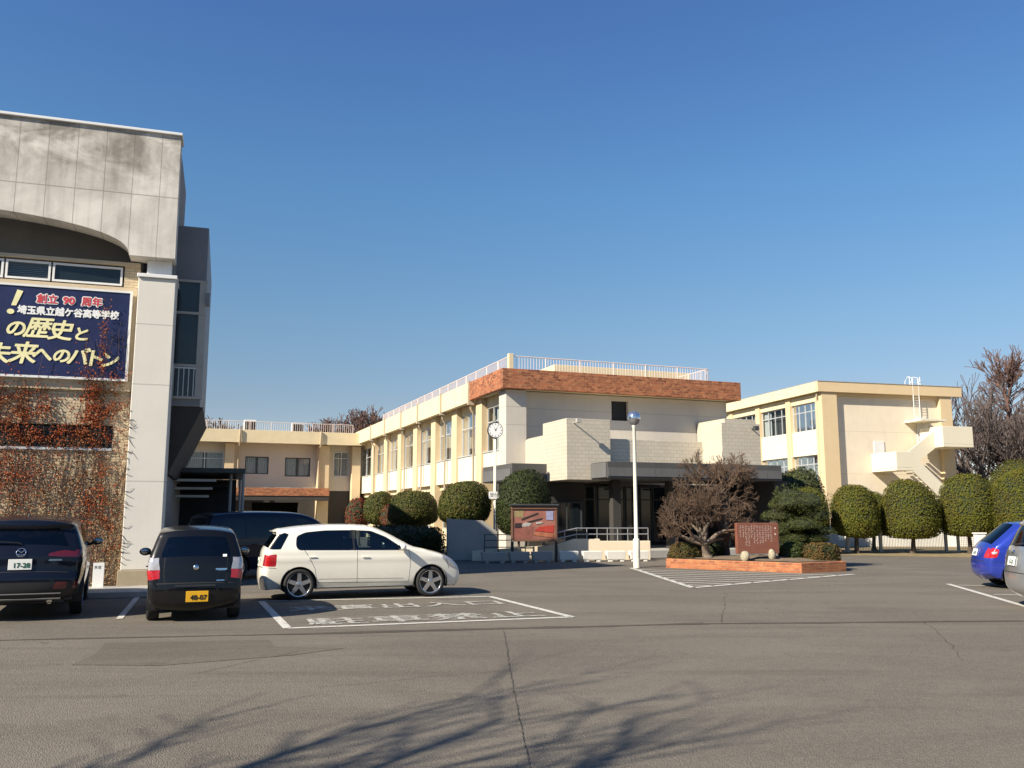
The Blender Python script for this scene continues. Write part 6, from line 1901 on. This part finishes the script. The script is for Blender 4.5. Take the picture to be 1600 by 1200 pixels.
def emblem(m):
    m.lathe([(0.062, 0.0), (0.068, -0.012), (0.074, 0.0)], (0, 0, 0), 'y', 28)
    m.tube([(-0.066, -0.008, 0.012), (-0.04, -0.012, 0.03), (0.0, -0.014, -0.012), (0.04, -0.012, 0.03), (0.066, -0.008, 0.012)], 0.010, 6)
    m.tube([(-0.055, -0.008, -0.03), (0, -0.010, -0.05), (0.055, -0.008, -0.03)], 0.008, 6)
rear_item(suv, si, 'emblem', 0.0, 1.03, emblem, 'chrome')
rear_item(suv, si, 'model_badge', -0.62, 0.935, lambda m: (m.box(-0.10, 0.10, -0.006, 0.0, -0.010, 0.016)), 'chrome')
for v in (-0.62, 0.62):
    rear_item(suv, si, 'exhaust', v, 0.34, lambda m: m.lathe([(0.032, 0.10), (0.042, -0.03), (0.048, -0.03), (0.048, 0.1)], (0, 0, 0), 'y', 18), 'chrome')
rear_item(suv, si, 'wiper', 0.0, 1.15, lambda m: m.tube([(0.0, -0.01, -0.02), (-0.05, -0.03, 0.0), (-0.42, -0.03, 0.03)], 0.011, 6), 'black_metal')
rear_item(suv, si, 'skid_plate', 0.0, 0.40, lambda m: (m.box(-0.6, 0.6, -0.02, 0.0, -0.012, 0.012), m.box(-0.6, 0.6, -0.02, 0.0, 0.10, 0.115)), 'grey_dim')
m = MB(); m.prism([(0.85, 1.60), (1.02, 1.61), (0.93, 1.68), (0.89, 1.685)], -0.015, 0.015); m.build('roof_aerial', M['trim_black'], suv, 0.004)

# --- dark blue minivan half hidden behind the white car
van_top = [(0.10, 0.25), (0.0, 0.40), (0.0, 0.70), (0.03, 0.95), (0.08, 1.1), (0.22, 1.45), (0.27, 1.60), (0.40, 1.66), (1.0, 1.715), (2.0, 1.725), (2.8, 1.68), (3.2, 1.56), (3.7, 1.22), (4.0, 1.06), (4.35, 0.98), (4.6, 0.8), (4.67, 0.5), (4.6, 0.25)]
van_side = [
    ('door', 'paint_van', rpoly([(1.35, 0.35), (2.30, 0.33), (2.28, 1.58), (1.2, 1.58), (1.2, 0.9)], 0.05)),
    ('door', 'paint_van', rpoly([(2.32, 0.33), (3.35, 0.33), (3.35, 1.1), (2.9, 1.52), (2.30, 1.59)], 0.05)),
    ('body', dz, strip([(2.31, 0.33), (2.29, 1.1)], 0.009)),
    ('side_window', 'car_glass', rpoly([(0.42, 1.10), (1.15, 1.07), (1.15, 1.56), (0.60, 1.54)], 0.05)),
    ('side_window', 'car_glass', rpoly([(1.22, 1.07), (2.24, 1.05), (2.23, 1.58), (1.22, 1.57)], 0.05)),
    ('side_window', 'car_glass_clear', rpoly([(2.33, 1.05), (3.5, 1.02), (3.1, 1.42), (2.85, 1.56), (2.32, 1.58)], 0.05)),
    ('tail_light', 'red_dark', rpoly([(0.0, 0.75), (0.2, 0.75), (0.24, 1.15), (0.05, 1.1)], 0.02), 100),
]
van_rib = [
    ('rear_window', 'car_glass', 'rear', [(-0.85, 1.10), (0.85, 1.10), (0.82, 1.56), (-0.82, 1.56)]),
    ('tail_light', 'red_dark', 'rear', [(0.80, 0.75), (1.0, 0.75), (1.0, 1.12), (0.86, 1.12)], True),
    ('windshield', 'car_glass_clear', 'front', [(-0.9, 1.12), (0.9, 1.12), (0.87, 1.62), (-0.87, 1.62)]),
]
AZV = 50.0
build_car(dict(name='dark_minivan', label='dark blue minivan half hidden between the black and white hatchbacks', loc=place((-7.15, 23.3), AZV, 0.95, 1.70), az=AZV, top=van_top, w=1.70, belt=1.04, sill=0.26,
    arch_r=0.37, wheel_r=0.325, xr=0.95, xf=3.75, side=van_side, ribbon=van_rib, paint='paint_van', mirror=(3.2, 1.1), handles=[(1.4, 0.9), (2.5, 0.9)], tumble=0.16, taper_r=0.05, spokes=5, rim=0.70, crown_e=0.06, group='cars parked in the yard'))

# --- blue compact and silver hatchback at the right
blue_top = [(0.12, 0.24), (0.02, 0.34), (0.0, 0.52), (0.03, 0.66), (0.08, 0.82), (0.16, 0.95), (0.38, 1.14), (0.62, 1.34), (0.72, 1.42), (0.85, 1.45), (1.3, 1.50), (1.8, 1.505), (2.2, 1.45), (2.7, 1.20), (3.0, 1.02), (3.4, 0.92), (3.7, 0.76), (3.82, 0.55), (3.80, 0.36), (3.7, 0.22)]
blue_side = [
    ('door', 'paint_blue', rpoly([(1.02, 0.34), (1.78, 0.32), (1.76, 1.42), (0.95, 1.38), (0.85, 0.95), (0.98, 0.75)], 0.05)),
    ('door', 'paint_blue', rpoly([(1.80, 0.32), (2.75, 0.32), (2.76, 1.0), (2.3, 1.36), (1.78, 1.43)], 0.05)),
    ('body', dz, strip([(1.79, 0.32), (1.77, 1.0)], 0.009)),
    ('side_window', 'car_glass', rpoly([(0.85, 1.0), (1.73, 0.97), (1.72, 1.38), (1.1, 1.37), (0.92, 1.22)], 0.05)),
    ('side_window', 'car_glass_clear', rpoly([(1.79, 0.97), (2.65, 0.96), (2.3, 1.27), (2.05, 1.39), (1.78, 1.39)], 0.05)),
    ('tail_light', 'red_lens', rpoly([(0.0, 0.68), (0.20, 0.70), (0.26, 0.88), (0.14, 0.92), (0.03, 0.86)], 0.03), 100),
    ('tail_light', 'clear_lens', rpoly([(0.1, 0.77), (0.19, 0.78), (0.22, 0.83), (0.1, 0.83)], 0.02), 100),
    ('body', dz, strip([(0.0, 0.60), (0.38, 0.60)], 0.009)),
]
blue_rib = [
    ('rear_window', 'car_glass', 'rear', [(-0.85, 0.97), (0.85, 0.97), (0.80, 1.40), (-0.80, 1.40)]),
    ('tail_light', 'red_lens', 'rear', [(0.76, 0.68), (1.0, 0.68), (1.0, 0.88), (0.84, 0.90)], True),
    ('windshield', 'car_glass_clear', 'front', [(-0.9, 1.04), (0.9, 1.04), (0.86, 1.44), (-0.86, 1.44)]),
    ('body', 'gap', 'rear', [(-0.9, 0.585), (0.9, 0.585), (0.9, 0.60), (-0.9, 0.60)]),
]
AZB = 103.0
build_car(dict(name='blue_hatchback', label='bright blue hatchback with sloping tail, behind the silver car at right', loc=place((11.38, 20.3), AZB, 0.62, 1.67), az=AZB, top=blue_top, w=1.67, belt=0.96, sill=0.24,
    arch_r=0.335, wheel_r=0.295, xr=0.62, xf=3.05, side=blue_side, ribbon=blue_rib, paint='paint_blue', mirror=(2.68, 0.99), handles=[(1.05, 0.85), (1.95, 0.85)], spokes=7, rim=0.68, tumble=0.24, taper_r=0.10, group='cars parked in the yard', rim_mat='rim',
    plate=(0.76, 'plate_white', 'ink_green', '·3-45', '')))
sil_top = [(0.12, 0.26), (0.02, 0.36), (0.0, 0.52), (0.02, 0.68), (0.05, 0.82), (0.09, 0.98), (0.13, 1.06), (0.26, 1.32), (0.33, 1.46), (0.30, 1.50), (0.42, 1.53), (1.0, 1.58), (1.6, 1.585), (2.1, 1.53), (2.6, 1.30), (2.95, 1.08), (3.4, 0.96), (3.75, 0.8), (3.9, 0.58), (3.9, 0.38), (3.8, 0.24)]
sil_side = [
    ('door', 'paint_silver', rpoly([(1.05, 0.36), (1.80, 0.34), (1.78, 1.48), (0.95, 1.45), (0.85, 1.0), (1.0, 0.78)], 0.05)),
    ('door', 'paint_silver', rpoly([(1.82, 0.34), (2.75, 0.34), (2.76, 1.05), (2.3, 1.42), (1.80, 1.49)], 0.05)),
    ('body', dz, strip([(1.81, 0.34), (1.79, 1.04)], 0.009)),
    ('side_window', 'car_glass', rpoly([(0.60, 1.06), (1.75, 1.02), (1.74, 1.45), (0.95, 1.44), (0.72, 1.30)], 0.05)),
    ('side_window', 'car_glass_clear', rpoly([(1.82, 1.02), (2.65, 1.0), (2.35, 1.33), (2.1, 1.45), (1.80, 1.46)], 0.05)),
    ('tail_light', 'red_lens', rpoly([(0.0, 0.72), (0.18, 0.72), (0.26, 0.98), (0.08, 0.99)], 0.03), 100),
    ('body', dz, strip([(0.0, 0.62), (0.38, 0.62)], 0.009)),
]
sil_rib = [
    ('rear_window', 'car_glass', 'rear', [(-0.86, 1.05), (0.86, 1.05), (0.82, 1.44), (-0.82, 1.44)]),
    ('tail_light', 'red_lens', 'rear', [(0.78, 0.72), (1.0, 0.72), (1.0, 0.98), (0.84, 0.98)], True),
    ('windshield', 'car_glass_clear', 'front', [(-0.9, 1.1), (0.9, 1.1), (0.86, 1.52), (-0.86, 1.52)]),
    ('body', 'gap', 'rear', [(-0.9, 0.605), (0.9, 0.605), (0.9, 0.62), (-0.9, 0.62)]),
    ('body', 'paint_silver', 'rear', [(-0.3, 0.72), (0.3, 0.72), (0.3, 0.90), (-0.3, 0.90)]),
]
AZL = 101.0
sil, sli = build_car(dict(name='silver_hatchback', label='silver hatchback cut by the right edge of the photo, in front of the blue car', loc=(9.19, 16.45, 0), az=AZL, top=sil_top, w=1.69, belt=1.0, sill=0.25,
    arch_r=0.345, wheel_r=0.305, xr=0.72, xf=3.2, side=sil_side, ribbon=sil_rib, paint='paint_silver', mirror=(2.68, 1.04), handles=[(1.05, 0.9), (1.95, 0.9)], spokes=7, rim=0.66, tumble=0.22, taper_r=0.09, group='cars parked in the yard',
    plate=(0.80, 'plate_white', 'ink_green', '·5-21', '')))
rear_item(sil, sli, 'wiper', 0.0, 1.06, lambda m: m.tube([(0.0, -0.01, -0.02), (0.05, -0.03, 0.0), (0.40, -0.03, 0.03)], 0.011, 6), 'black_metal')
rear_item(sil, sli, 'badge', 0.0, 0.95, disc(0.05), 'chrome')
